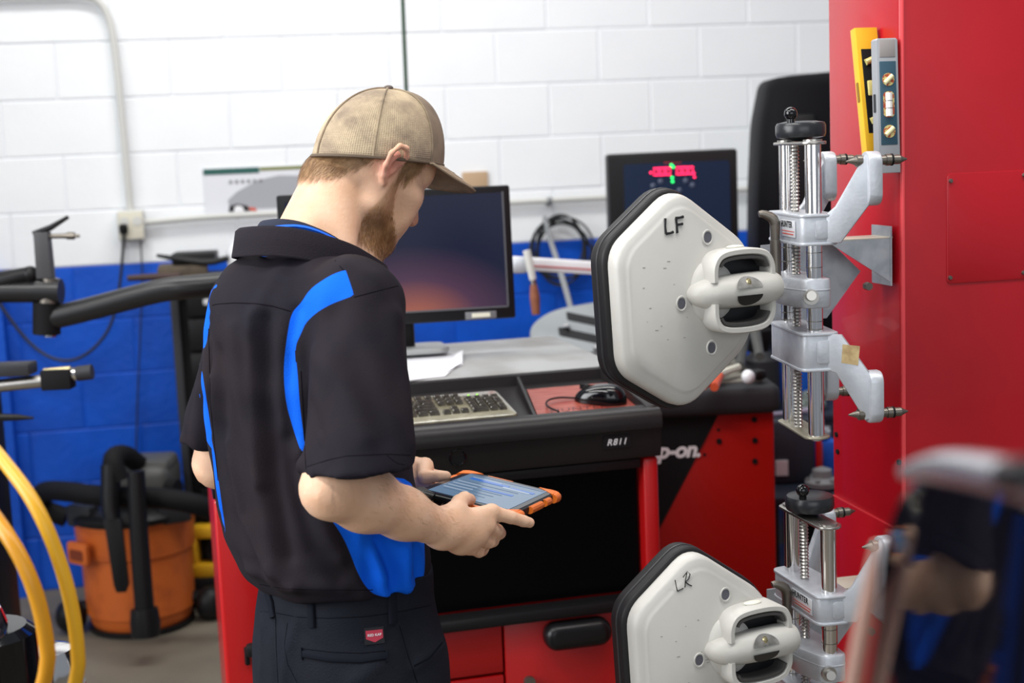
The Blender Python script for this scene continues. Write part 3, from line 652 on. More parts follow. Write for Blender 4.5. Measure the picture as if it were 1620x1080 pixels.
# raised right and left rims
for sx in (-0.012, -CW-0.004):
    rim = [(-0.022, ZB+0.090), (-0.010, ZB+0.106), (0.02, ZB+0.112), (0.26, ZB+0.140), (0.30, ZB+0.146), (0.30, ZB+0.09), (0.0, ZB+0.06)]
    mb = MB(); mb.prism(rim, 0.026, M=frame((sx-0.012, 0, 0), (0, 1, 0), (0, 0, 1), (1, 0, 0)), bev=0.004); build('tray_rim', mb, TRIM, t)
# divider between keyboard and mouse
a = cp(815, 600, 0.27); xd0 = cp(845, 668, 0.02).x; xd1 = cp(818, 592, 0.27).x
mb = MB(); mb.prism([(0, 0), (0.255, 0.03), (0.255, 0.052), (0.0, 0.012)], 0.006, M=frame((xd0, 0.022, TZ(0.02)), Vector((xd1-xd0, 0.255, 0)).normalized(), (0, 0, 1), Vector((0.255, xd0-xd1, 0)).normalized())); build('divider', mb, TRIM, t)
# grey top slab and the cabinet behind
SZ = 1.10
mb = MB(); mb.box((-CW/2+0.018, 0.575, SZ-0.013), (CW+0.02, 0.55, 0.026), bev=0.006); build('top_slab', mb, mat('slab_grey', (0.34, 0.35, 0.35), 0.42, noise=(7, (0.22, 0.21, 0.195), 0.42, 0.72), bump=(90, 0.03)), t)
mb = MB(); mb.box((-CW/2, 0.58, SZ-0.09), (CW-0.02, 0.54, 0.14), bev=0.004); build('upper_body', mb, DKGY, t)
# speaker grommet, model lettering, dark reading window
g = cp(724, 723, -0.018)
mb = MB(); mb.tube([(g.x+0.0155*math.cos(a), -0.0185, g.z+0.0155*math.sin(a)) for a in np.linspace(0, 2*PI, 25)[:-1]], 0.0022, n=8, close=True); gr = build('grommet', mb, BLKG, t)
mb = MB(); mb.cyl((g.x, -0.012, g.z), (g.x, -0.0185, g.z), 0.0145, n=24); build('grommet_cap', mb, BLKM, gr)
g = cp(960, 706, -0.0205)
mb = MB(); mb.prism(rrect(0.058, 0.026, 0.002), 0.003, M=frame((g.x+0.022, -0.0178, g.z+0.008), (1, 0, 0), (0, -0.083, 1), (0, -1, -0.083))); lp = build('model_plate', mb, BLKP, t)
text('lettering', 'R811', 0.0185, LETW, lp, frame((g.x+0.0, -0.0206, g.z+0.0015), (1, 0, 0), (0, -0.083, 1), (0, -1, -0.083)), shear=0.25, bold=0.0001, spacing=1.12)
# side vents of the left flank: latch
mb = MB(); v = cp(390, 1035, 0.0); mb.box((v.x, -0.008, v.z), (0.008, 0.012, 0.035), rz=0.2, bev=0.002); build('latch', mb, BLKP, t)

# ---------------------------------------------------------------- mouse mat, mouse, keyboard, monitor, papers
def conM(x, w, z, rz=0.0, tilt=0.0):
    return Matrix.Translation(co) @ Matrix.Rotation(CNY, 4, 'Z') @ Matrix.Translation((x, w, z)) @ Matrix.Rotation(rz, 4, 'Z') @ Matrix.Rotation(tilt, 4, 'X')
def placed(name, label, cat, Mw, group=None):
    o = bpy.data.objects.new(name, None); COL.objects.link(o); o.empty_display_size = .1; o.matrix_world = Mw; INV[o.name] = Mw.inverted()
    return tag(o, label, cat, group)
TILT = math.atan(0.03/0.241)
mx0, mx1 = xd0+0.012, -0.022
mm = mat('mat_red_grain', (0.42, 0.075, 0.05), 0.35)
nt = mm.node_tree; bs = nt.nodes['Principled BSDF']; tc = nt.nodes.new('ShaderNodeTexCoord'); mp = nt.nodes.new('ShaderNodeMapping')
mp.inputs['Scale'].default_value = (14, 160, 10); wv_ = nt.nodes.new('ShaderNodeTexNoise'); wv_.inputs['Scale'].default_value = 1.0; wv_.inputs['Detail'].default_value = 3
rp = nt.nodes.new('ShaderNodeValToRGB'); rp.color_ramp.elements[0].color = (0.20, 0.016, 0.011, 1); rp.color_ramp.elements[1].color = (0.34, 0.085, 0.055, 1); rp.color_ramp.elements[0].position = .35; rp.color_ramp.elements[1].position = .65
nt.links.new(tc.outputs['Object'], mp.inputs[0]); nt.links.new(mp.outputs[0], wv_.inputs[0]); nt.links.new(wv_.outputs[0], rp.inputs[0]); nt.links.new(rp.outputs[0], bs.inputs['Base Color'])
mw, mdp = mx1-mx0, 0.20
Mw = conM((mx0+mx1)/2, 0.128, TZ(0.128)+0.0035, 0.0, TILT)
t = placed('mouse_mat', 'red wood grained mouse mat with faded lettering in the right tray', 'mat', Mw)
mb = MB(); mb.prism([(-mw/2, -mdp/2), (mw/2, -mdp/2), (mw/2-0.006, mdp/2), (-mw/2+(xd1-xd0)*0.8+0.004, mdp/2)], 0.003, M=Matrix.Translation((0, 0, -0.002))); build('mat_sheet', mb, mm, t)
text('lettering', 'HUNTER', 0.030, mat('faded_print', (0.09, 0.012, 0.010), 0.4), t, Matrix.Translation((-mw/2+0.032, -mdp/2+0.028, 0.0011)), shear=0.2, ext=0.0002, spacing=1.1)
# mouse
v = ci @ at(949, 640, 2.92)
Mw = conM(v.x, 0.098, TZ(0.098)+0.004, math.radians(62), 0)
Mw = conM(v.x+0.0, 0.098, TZ(0.098)+0.0045) @ Matrix.Rotation(TILT, 4, 'X') @ Matrix.Rotation(math.radians(58), 4, 'Z')
t = placed('computer_mouse', 'black computer mouse on the red mat', 'mouse', Mw)
def hull(nu, nv, fn):
    G = [[fn(i/(nu-1), j/nv*2*PI) for j in range(nv+1)] for i in range(nu)]
    return G
def mouse_pt(u, a):
    # u 0 bottom rim .. 1 top centre
    k = math.cos(u*PI/2); x = 0.0315*k**0.55*math.cos(a); y = 0.056*k**0.55*math.sin(a)
    z = 0.001+0.036*math.sin(u*PI/2)**0.9*(1-0.25*(y/0.056)*0.9-0.15*(y/0.056)**2)
    x *= 1-0.10*math.exp(-((y-0.01)/0.03)**2)
    return (x, y, max(z, 0.001))
mb = MB(); mb.grid(hull(12, 28, mouse_pt)); bmesh.ops.remove_doubles(mb.bm, verts=mb.bm.verts[:], dist=1e-4); build('shell', mb, BLKG, t, sharp=80)
mb = MB(); mb.cyl((-0.004, 0.030, 0.0275), (0.004, 0.030, 0.0275), 0.0075, n=14); build('scroll_wheel', mb, RUBBER, t)
mb = MB(); mb.box((0, 0.02, 0.0296), (0.0012, 0.05, 0.010)); build('button_seam', mb, BLKM, t)
a = INV[t.name]
pts = [conM(v.x+0.0, 0.098, TZ(0.098)+0.012) @ Vector(q) for q in ((-0.047, 0.028, 0.0), (-0.085, 0.032, 0.004), (-0.115, 0.012, 0.002), (-0.122, -0.02, -0.004), (-0.112, -0.072, -0.006))]
mb = MB(); mb.tube(pts, 0.0021, n=8, smooth=3); build('cable', mb, BLKP, t, world=True)
# keyboard
kx1 = cp(822, 660, 0.03).x; KW, KD = 0.455, 0.165
Mw = conM(kx1-KW/2, 0.118, TZ(0.118)+0.0085, math.radians(0.0), TILT+0.02)
t = placed('keyboard', 'black keyboard under a shiny clear cover in the console tray', 'keyboard', Mw)
KEYM = mat('film_key', (0.030, 0.026, 0.020), 0.10, coat=1.0, noise=(60, (0.085, 0.075, 0.055), 0.4, 0.7))
FILM = mat('film_board', (0.15, 0.135, 0.085), 0.12, coat=1.0, noise=(25, (0.24, 0.22, 0.145), 0.4, 0.7), bump=(120, 0.25))  # highlights of the clear film around the keys put into its yellowish grey
mb = MB(); mb.prism(roundpoly([(-KW/2, -KD/2), (KW/2, -KD/2), (KW/2-0.006, KD/2), (-KW/2+0.006, KD/2)], 0.012), 0.016, M=Matrix.Translation((0, 0, -0.008)), bev=0.005); build('board', mb, FILM, t)
pt = 0.0185
def key_mesh(w, h):
    b = MB(); W2, H2 = w*pt-0.0028, h*pt-0.0028
    vs = []
    for z, s_ in ((0.0, 1.0), (0.0075, 0.80), (0.0068, 0.66)):
        vs.append([b.bm.verts.new((sx*(W2/2-(1-s_)*0.0075), sy*(H2/2-(1-s_)*0.0075), z)) for sx, sy in ((-1, -1), (1, -1), (1, 1), (-1, 1))])
    for A_, B_ in zip(vs, vs[1:]):
        for k in range(4): b.bm.faces.new((A_[k], A_[(k+1) % 4], B_[(k+1) % 4], B_[k]))
    b.bm.faces.new(vs[-1])
    o = build('key', b, KEYM, flat=True); me = o.data; bpy.data.objects.remove(o); return me
KMESH = {}
def key(x, y, w=1, h=1):
    if (w, h) not in KMESH: KMESH[(w, h)] = key_mesh(w, h)
    o = bpy.data.objects.new('key', KMESH[(w, h)]); COL.objects.link(o); o.parent = t
    o.location = (KW/2-0.014-pt*22.5+x*pt, KD/2-0.052-y*pt, 0.0075)
rowsk = [[1]*13+[2], [1.5]+[1]*12+[1.5], [1.75]+[1]*11+[2.25], [2.25]+[1]*10+[2.75], [1.25, 1.25, 1.25, 6.25, 1.25, 1.25, 1.25, 1.25]]
for r, row in enumerate(rowsk):
    x = 0
    for w_ in row: key(x+w_/2, r, w_); x += w_
for i in range(13): key(0.5+i*1.15 + (0.4 if i else 0), -1.3)
for i in range(3): key(15.75+i, 0); key(15.75+i, 1); key(15.75+i, -1.3); key(15.75+i, 4)
key(16.75, 3)
for r in range(3):
    for i in range(3): key(19.0+i, r+1)
for i in range(4): key(19.0+i, 0)
key(19.5, 4, 2); key(21, 4); key(22, 1.5, 1, 2); key(22, 3.5, 1, 2)
for i in range(2):
    mb = MB(); mb.sph((KW/2-0.014-pt*22.5+(19.4+i*1.0)*pt, KD/2-0.024, 0.009), (0.0026, 0.0016, 0.0012), 8); build('indicator_led', mb, mat('key_led', (0.2, 0.5, 0.05), 0.4, emit=((0.35, 0.9, 0.05), 0.9)), t)

# monitor on its stand
MD = 3.36
a, b, c_, d_ = at(430, 306, MD-0.05), at(801, 293, MD+0.04), at(806, 504, MD+0.04), None
cen = Vector(((at(805, 500, MD).x+at(445, 306, MD).x)/2+0.005, MD, (at(800, 293, MD).z+at(806, 506, MD).z)/2))
MYW = math.radians(9)
mwid = (at(803, 400, MD)-at(443, 410, MD)).length+0.012; mhei = 0.318
Mw = Matrix.Translation(cen) @ Matrix.Rotation(MYW, 4, 'Z') @ Matrix.Rotation(math.radians(-3), 4, 'X')
slab_z = SZ
base_z = (Mw.inverted() @ Vector((cen.x, cen.y+0.08, slab_z))).z
t = placed('monitor', 'large black flat screen monitor standing on the console', 'monitor', Mw)
BEZ = mat('bezel_black', (0.006, 0.0065, 0.008), 0.4, spec=0.3)
mb = MB(); mb.prism(rrect(mwid, mhei, 0.006), 0.045, M=frame((0, 0.045, 0), (1, 0, 0), (0, 0, 1), (0, -1, 0)), bev=0.004); build('housing', mb, BEZ, t)
sw, sh = mwid-0.036, mhei-0.046
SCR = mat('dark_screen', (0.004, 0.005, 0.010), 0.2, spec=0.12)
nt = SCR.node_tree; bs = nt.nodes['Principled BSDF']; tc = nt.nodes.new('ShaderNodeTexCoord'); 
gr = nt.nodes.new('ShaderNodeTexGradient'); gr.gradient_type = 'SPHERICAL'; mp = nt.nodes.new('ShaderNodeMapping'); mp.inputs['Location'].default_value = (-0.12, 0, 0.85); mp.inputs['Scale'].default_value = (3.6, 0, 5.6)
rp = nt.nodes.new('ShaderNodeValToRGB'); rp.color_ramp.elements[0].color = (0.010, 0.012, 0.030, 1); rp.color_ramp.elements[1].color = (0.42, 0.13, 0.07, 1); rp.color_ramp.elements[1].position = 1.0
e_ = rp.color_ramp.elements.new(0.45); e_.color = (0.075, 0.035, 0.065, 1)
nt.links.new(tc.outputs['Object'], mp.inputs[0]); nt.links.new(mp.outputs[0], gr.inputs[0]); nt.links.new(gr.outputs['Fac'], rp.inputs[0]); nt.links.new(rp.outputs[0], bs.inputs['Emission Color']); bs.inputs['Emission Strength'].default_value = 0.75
mb = MB(); mb.box((0, 0.0025, 0.006), (sw, 0.007, sh)); build('screen', mb, SCR, t)
for (x0, z0, x1, z1) in ((sw/2, -sh/2, sw/2, sh/2), (-sw/2, -sh/2, sw/2, -sh/2)):
    mb = MB(); mb.box(((x0+x1)/2, -0.001, (z0+z1)/2+0.006), (abs(x1-x0)+0.004, 0.003, abs(z1-z0)+0.004)); build('bezel_edge', mb, mat('bezel_edge_grey', (0.09, 0.09, 0.10), 0.3), t)
mb = MB(); mb.box((mwid/2-0.085, -0.0025, -mhei/2+0.0115), (0.075, 0.003, 0.018), bev=0.001); st = build('sticker', mb, mat('sticker_grey', (0.16, 0.16, 0.17), 0.4), t)
mb = MB(); mb.box((mwid/2-0.085, -0.0045, -mhei/2+0.012), (0.044, 0.002, 0.010)); build('sticker_label', mb, mat('sticker_cream', (0.70, 0.68, 0.55), 0.5), st)
mb = MB(); mb.box((-0.01, 0.075, (base_z+0.006-mhei/2+0.1)/2), (0.09, 0.04, -mhei/2+0.1-base_z-0.006), bev=0.01); build('stand_neck', mb, BEZ, t)
mb = MB(); mb.prism(rrect(0.24, 0.19, 0.03), 0.014, M=Matrix.Translation((-0.01, 0.07, base_z+0.006)), bev=0.004); build('stand_base', mb, mat('base_grey', (0.30, 0.31, 0.31), 0.45), t)
mb = MB(); mb.tube([(-0.05, 0.06, -mhei/2+0.02), (-0.06, 0.05, -mhei/2-0.03), (-0.09, 0.04, -mhei/2-0.055), (-0.13, 0.06, base_z+0.02)], 0.004, n=8, smooth=2); build('cable', mb, mat('cable_grey', (0.25, 0.25, 0.25), 0.5), t)
# sheets and a folder on the slab
def sheet(name, pix, z, th, m_, label, cat):
    P = [atz(x, y, z) for x, y in pix]; k = MB(); vs = [k.bm.verts.new(p) for p in P]; f = k.bm.faces.new(vs)
    e = bmesh.ops.extrude_face_region(k.bm, geom=[f]); bmesh.ops.translate(k.bm, vec=(0, 0, -th), verts=[g for g in e['geom'] if isinstance(g, bmesh.types.BMVert)])
    return solo(name, k, m_, label, cat)
sheet('paper_sheet', [(600, 562), (732, 558), (732, 576), (722, 578), (704, 594), (600, 606)], SZ+0.0035, 0.003, PAPER, 'white sheets of paper on the front edge of the console top', 'paper')
mb = MB(); q = [atz(x, y, SZ+0.0042) for x, y in ((700, 592), (730, 575), (733, 560), (722, 562), (714, 578))]; vs = [mb.bm.verts.new(p+Vector((0, 0, h))) for p, h in zip(q, (0.001, 0.002, 0.010, 0.006, 0.001))]; mb.bm.faces.new(vs)
solo('paper_sheet', mb, PAPER, 'curled corner sheet lying on the white papers', 'paper')

# ================================================================== RED RACK
RY = math.radians(11.6)
ro = Vector((0.655, 2.37, 0))
t = thing('equipment_rack', 'tall red steel rack filling the right side', 'rack', ro, RY)
ri = INV[t.name]
def rp_front(x, y):
    v = ri.to_3x3() @ ray_v(x, y); o = ri @ Vector(CAM); s_ = (0.0-o.y)/v.y; return o+v*s_
def rp_left(x, y):
    v = ri.to_3x3() @ ray_v(x, y); o = ri @ Vector(CAM); s_ = (0.0-o.x)/v.x; return o+v*s_
dl = rp_left(1311, 200).y
mb = MB(); mb.box((0.60, dl/2, 1.35), (1.20, dl, 2.70), bev=0.008, seg=3); build('body', mb, RACKR, t)
# lower skirt plate on the left flank, seam at an angle in the photo = level edge here
zs = rp_left(1350, 798).z
mb = MB(); mb.box((-0.001, dl/2+0.005, zs/2), (0.008, dl-0.02, zs), bev=0.002); build('lower_plate', mb, RACKR, t)
# access panel
a, b = rp_front(1497, 275), rp_front(1498, 449)
mb = MB(); mb.prism(rrect(0.26, a.z-b.z, 0.008), 0.0025, M=frame((a.x+0.13, 0.0005, (a.z+b.z)/2), (1, 0, 0), (0, 0, 1), (0, -1, 0)), bev=0.001); pn = build('access_panel', mb, RACKR, t)
for (x, y) in ((1503, 286), (1502, 439), (1619, 277), (1618, 431)):
    v = rp_front(x, y); mb = MB(); mb.cyl((v.x, -0.001, v.z), (v.x, -0.005, v.z), 0.0042, 0.003, n=10); build('screw', mb, DKSTEEL, pn)
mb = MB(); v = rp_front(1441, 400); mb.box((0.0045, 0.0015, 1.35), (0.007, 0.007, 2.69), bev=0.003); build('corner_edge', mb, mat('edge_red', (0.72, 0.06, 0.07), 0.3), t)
for (x, y) in ((1324, 687), (1326, 714), (1423, 731), (1320, 842)):
    v = rp_left(x, y); mb = MB(); mb.cyl((0.001, v.y, v.z), (-0.003, v.y, v.z), 0.005, n=10); build('hole', mb, BLKM, t)

# spirit levels held on the rack's left flank (magnetic)
def level(top, bot, label):
    "a level stuck by its magnetic edge to the flank: top and bottom are pixels on that edge"
    A_, B_ = rp_left(*top), rp_left(*bot); ax = (A_-B_); L = ax.length; ax.normalize()
    xx = Vector((1, 0, 0)); nn = xx.cross(ax).normalized()
    Mw = Matrix.Translation(ro) @ Matrix.Rotation(RY, 4, 'Z') @ frame((A_+B_)/2 + Vector((-0.0055, 0, 0)), xx, ax, nn)
    return placed('spirit_level', label, 'level', Mw), L
o, L = level((1416, 62), (1421, 273), 'grey and teal torpedo level stuck on the red rack')
wl_ = 0.038; th_ = 0.020; LG = mat('level_grey', (0.36, 0.37, 0.39), 0.45, metal=0.3); TEAL = mat('level_teal', (0.030, 0.075, 0.11), 0.4)
mb = MB(); mb.prism([(-wl_, -L/2), (0, -L/2), (0, L/2-0.003), (-0.003, L/2), (-wl_+0.003, L/2), (-wl_, L/2-0.003)], th_, bev=0.0015); build('body', mb, LG, o)
cxl = -wl_/2
mb = MB(); mb.box((cxl, L*0.02, th_), (wl_-0.009, L*0.62, 0.002), bev=0.0008); build('face', mb, TEAL, o)
mb = MB(); mb.box((cxl, L*0.425, th_), (wl_-0.010, L*0.13, 0.002), bev=0.0008); build('end_plate', mb, mat('end_taupe', (0.30, 0.27, 0.265), 0.5), o)
VIAL = mat('vial_clear', (0.75, 0.70, 0.40), 0.08, coat=1.0); VRED = mat('vial_red', (0.40, 0.07, 0.03), 0.3, noise=(200, (0.6, 0.5, 0.2), 0.45, 0.55))
for y_, kind in ((L*0.195, 0), (L*0.01, 1), (-L*0.19, 0)):
    if kind:
        mb = MB(); mb.prism(rrect(0.019, 0.042, 0.007), 0.002, M=Matrix.Translation((cxl, y_, th_))); w_ = build('window', mb, VRED, o)
        mb = MB(); mb.cyl((cxl, y_-0.019, th_+0.001), (cxl, y_+0.019, th_+0.001), 0.0062, n=14); build('vial', mb, mat('vial_silver', (0.75, 0.72, 0.68), 0.1, coat=1.0), w_)
        for yy in (-0.006, 0.006):
            mb = MB(); mb.cyl((cxl, y_+yy-0.0004, th_+0.001), (cxl, y_+yy+0.0004, th_+0.001), 0.0065, n=14); build('vial_line', mb, INK, w_)
    else:
        mb = MB(); mb.cyl((cxl, y_, th_), (cxl, y_, th_+0.002), 0.0105, n=20); w_ = build('window', mb, VRED, o)
        mb = MB(); mb.cyl((cxl-0.007, y_-0.006, th_+0.002), (cxl+0.007, y_+0.006, th_+0.002), 0.0040, n=12); build('vial', mb, VIAL, w_)
mb = MB(); mb.prism(rrect(0.007, 0.030, 0.002), 0.002, M=frame((-wl_-0.001, 0.005, th_/2), (0, 0, 1), (0, 1, 0), (1, 0, 0))); build('side_slot', mb, DKGY, o)
o, L = level((1384, 48), (1403, 247), 'yellow torpedo level tucked behind the grey one on the red rack')
wl_ = 0.040
mb = MB(); mb.prism([(-wl_, -L/2), (0, -L/2), (0, L/2), (-wl_, L/2)], th_, bev=0.0015); build('body', mb, YELL, o)
mb = MB(); mb.box((-wl_/2+0.002, 0, th_), (wl_-0.010, L*0.66, 0.002), bev=0.0008); build('face', mb, BLKM, o)
for y_, r_ in ((L*0.24, 0), (L*0.02, 1), (-L*0.22, 0)):
    mb = MB()
    if r_: mb.box((-wl_/2+0.002, y_, th_+0.002), (0.020, 0.026, 0.006), bev=0.002)
    else: mb.cyl((-wl_/2-0.008, y_-0.004, th_+0.002), (-wl_/2+0.012, y_+0.004, th_+0.002), 0.0055, n=12)
    build('vial', mb, mat('vial_yellow', (0.62, 0.55, 0.20), 0.12, coat=1.0), o)
mb = MB(); mb.prism(rrect(0.008, 0.034, 0.003), 0.002, M=frame((-wl_-0.001, 0.0, th_/2), (0, 0, 1), (0, 1, 0), (1, 0, 0))); build('side_slot', mb, mat('dark_yellow', (0.25, 0.13, 0.01), 0.5), o)

# galvanized brackets that carry the clamps
CS = Vector((0.11, -0.994, 0)).normalized(); CWX = Vector((0.994, 0.11, 0)).normalized(); UP = Vector((0, 0, 1))
def bracket(dz, label, dx=0.0):
    A_ = rp_left(1418, 376); A_ = Matrix.Translation(ro) @ Matrix.Rotation(RY, 4, 'Z') @ A_ + Vector((-0.0095, 0, dz))
    t_ = thing('hanger_bracket', label, 'bracket', (A_.x, A_.y, A_.z-0.13), RY, 'clamp hangers on the rack')
    # local: -x away from the rack flank, y back, z up
    h = 0.135
    pl = [(0.0, 0.0), (-0.20, 0.005), (-0.20, -0.145), (-0.165, -0.145), (-0.066, -0.060), (-0.066, -0.055), (0.0, -0.075)]
    k = MB(); k.prism([(x, z+0.13) for x, z in [(-0.21, -0.004), (-0.09, 0.0), (-0.030, -0.058), (-0.093, -0.135), (-0.21, -0.137)]], 0.003, M=frame((0, 0.055, 0), (1, 0, 0), (0, 0, 1), (0, -1, 0))); build('web_plate', k, GALV, t_)
    k = MB(); k.prism([(x, z+0.13) for x, z in [(0, 0), (-0.115, -0.0), (0.0, -0.075)]], 0.003, M=frame((0, 0.0, 0), (1, 0, 0), (0, 0, 1), (0, -1, 0))); build('gusset', k, GALV, t_)
    k = MB(); k.box((-0.055, 0.028, 0.131), (0.115, 0.062, 0.003), bev=0.001); build('top_flange', k, mat('flange_tan', (0.50, 0.46, 0.38), 0.5, metal=0.3), t_)
    k = MB(); k.box((-0.0015, 0.03, 0.10), (0.003, 0.07, 0.10)); build('rack_flange', k, GALV, t_)
    k = MB(); k.cyl((-0.045, 0.0, 0.052), (-0.045, -0.012, 0.052), 0.007, n=6); build('bolt', k, DKSTEEL, t_)
    return t_
bracket(0.0, 'upper galvanized bracket on the red rack holding the higher clamp')
bracket(-0.60, 'lower galvanized bracket on the red rack behind the lower clamp')

# ================================================================== WHEEL CLAMPS AND TARGETS
CD = 2.26
c0 = at(1268, 500, CD)
def czz(y): return at(1268, y, CD).z
ZU = {k: czz(y)-czz(500) for k, y in dict(ball=187, knob=208, plate=229, upt=336, upb=382, mt=434, mb_=479, lt=517, lb=574, bot=676).items()}
RS = 0.066                                # half distance of the rods
def casting(z0, z1, name='casting'): pass
def wheel_clamp(loc, label, rz=0.0):
    F = Matrix.Translation(loc) @ Matrix.Rotation(rz, 4, 'Z') @ frame((0, 0, 0), CS, CWX, -UP)
    F = Matrix.Translation(loc) @ Matrix.Rotation(rz, 4, 'Z') @ frame((0, 0, 0), CWX, -CS, UP)
    # local x = wheel axis (to the rack), y = away from camera, z up; rods at y = -RS (near) and +RS (far)
    t_ = placed('wheel_clamp', label, 'clamp', F, 'wheel clamps hanging on the rack')
    Z = ZU
    for sy in (-1, 1):
        k = MB(); k.cyl((0, sy*RS, Z['bot']), (0, sy*RS, Z['plate']), 0.0125, n=28)
        rd = build('rod', k, CHROME, t_)
        for zz in (Z['upb']-0.012, Z['upb']-0.035, Z['lt']+0.018, Z['lt']+0.006):
            k = MB(); k.cyl((0, sy*RS, zz), (0, sy*RS, zz-0.0012), 0.0128, n=28); build('ring_mark', k, DKSTEEL, rd)
    k = MB(); k.cyl((-0.004, 0.012, Z['bot']), (-0.004, 0.012, Z['plate']), 0.006, n=12)
    for i in range(80):
        zz = Z['bot']+(Z['plate']-Z['bot'])*i/80; k.cyl((-0.004, 0.012, zz), (-0.004, 0.012, zz+0.0025), 0.0078, 0.006, n=10, caps=False)
    build('lead_screw', k, STEEL, t_, sharp=50)
    sl = lambda rx, ry: [(rx*math.cos(a), (RS if math.sin(a) > 0 else -RS)+ry*math.sin(a)) for a in np.linspace(0, 2*PI, 33)[:-1]]
    for zz, th, m_, nm in ((Z['plate'], 0.005, STEEL, 'top_plate'), (Z['bot']-0.004, 0.004, mat('plate_olive', (0.36, 0.33, 0.25), 0.4, metal=0.6), 'bottom_plate')):
        k = MB(); k.prism(sl(0.021, 0.019), th, M=Matrix.Translation((0, 0, zz)), bev=0.0015); pl = build(nm, k, m_, t_)
        for sy in (-1, 1):
            k = MB(); k.cyl((0, sy*RS, zz+th-0.001), (0, sy*RS, zz+th+0.003), 0.0145, n=20) if nm == 'top_plate' else k.cyl((0, sy*RS, zz), (0, sy*RS, zz-0.004), 0.008, n=12)
            build('washer', k, STEEL, pl)
    # hand knob with ball grip
    k = MB(); pr = [(0.012, Z['plate']+0.006), (0.020, Z['plate']+0.008), (0.0375, Z['plate']+0.012), (0.0395, Z['plate']+0.017), (0.0395, Z['plate']+0.030), (0.037, Z['plate']+0.0345), (0.024, Z['plate']+0.037), (0.010, Z['plate']+0.0375)]
    k.lathe(pr, n=40, M=Matrix.Translation((0.006, 0.01, 0))); kn = build('hand_knob', k, mat('knob_black', (0.018, 0.019, 0.022), 0.28), t_)
    k = MB(); k.cyl((-0.016, -0.01, Z['plate']+0.034), (-0.016, -0.01, Z['plate']+0.042), 0.006, n=12); k.sph((-0.016, -0.01, Z['plate']+0.049), 0.0105, 18); build('ball_grip', k, BLKG, kn)
    # upper and lower castings with two spread arms each
    for z0, z1, sgn, nm in ((Z['upb'], Z['upt'], 1, 'upper_casting'), (Z['lb'], Z['lt'], -1, 'lower_casting')):
        k = MB(); body = roundpoly([(-0.028, -RS-0.020), (0.030, -RS-0.022), (0.034, 0), (0.030, RS+0.022), (-0.028, RS+0.020)], [0.018, 0.014, 0.03, 0.014, 0.018])
        k.prism(body, z1-z0, M=Matrix.Translation((0, 0, z0)), bev=0.003)
        for zz in (z0-0.001, z1-0.004): k.prism([(x*1.05, y*1.03) for x, y in body], 0.005, M=Matrix.Translation((0, 0, zz)), bev=0.0015)
        cs_ = build(nm, k, CAST, t_)
        k = MB(); k.prism(rrect(0.026, (z1-z0)*0.62, 0.005), 0.0015, M=frame((0.008, -RS-0.0215, (z0+z1)/2), (1, 0, 0), (0, 0, 1), (0, -1, 0)), bev=0.0007); build('raised_pad', k, CAST, cs_)
        for sy in (-1, 1):
            # arm polygon in the plane of x and z, spread outwards
            if sgn > 0: poly = [(0.018, z0+0.002), (0.040, z0+0.002), (0.088, z1+0.020), (0.090, z1+0.080), (0.076, z1+0.088), (0.032, z1+0.012), (0.018, z1)]
            else: poly = [(0.018, z0), (0.030, z0-0.004), (0.074, z0-0.078), (0.088, z0-0.072), (0.088, z0-0.014), (0.040, z1-0.003), (0.018, z1)]
            dirx = Vector((1, sy*0.42, 0)).normalized()
            k = MB(); k.prism(poly, 0.012, M=frame((0, sy*(RS-0.0), 0) + Vector((0, 0, 0)) if False else Vector((0, sy*(RS+0.004), 0)), dirx, (0, 0, 1), dirx.cross(Vector((0, 0, 1)))), bev=0.003); ar = build('arm', k, CAST, t_)
            tip = Vector((0, sy*(RS+0.004), 0))+dirx*0.080
            zc_ = (z1+0.052) if sgn > 0 else (z0-0.042)
            k = MB(); lug = rrect(0.042, 0.082, 0.018, 6); lf = frame(tip+Vector((0.006, 0, zc_)), (0, 1, 0), (0, 0, 1), (1, 0, 0)); k.prism(lug, 0.022, M=lf @ Matrix.Translation((0, 0, -0.011)), bev=0.004); lg = build('lug', k, CAST, ar)
            hz, pz = (-0.024, 0.027) if sgn > 0 else (0.024, -0.027)
            k = MB(); k.cyl(tip+Vector((-0.0056, 0, zc_+hz)), tip+Vector((0.0176, 0, zc_+hz)), 0.0085, n=16); build('lug_hole', k, BLKM, ar)
            P0 = tip+Vector((0.0, 0, zc_+pz))
            k = MB(); k.cyl(P0+Vector((-0.018, 0, 0)), P0+Vector((0.050, 0, 0)), 0.0072, n=14); k.cyl(P0+Vector((-0.034, 0, 0)), P0+Vector((-0.018, 0, 0)), 0.001, 0.0066, n=14)
            k.cyl(P0+Vector((0.050, 0, 0)), P0+Vector((0.062, 0, 0)), 0.0068, 0.001, n=14); k.cyl(P0+Vector((0.028, 0, 0)), P0+Vector((0.036, 0, 0)), 0.0088, n=14); k.cyl(P0+Vector((-0.018, 0, 0)), P0+Vector((-0.010, 0, 0)), 0.0095, n=14)
            pn_ = build('steel_pin', k, DKSTEEL, t_)
            k = MB(); k.cyl(P0+Vector((0.036, 0, 0)), P0+Vector((0.039, 0, 0)), 0.0092, n=14); build('pin_ring', k, BLKM, pn_)
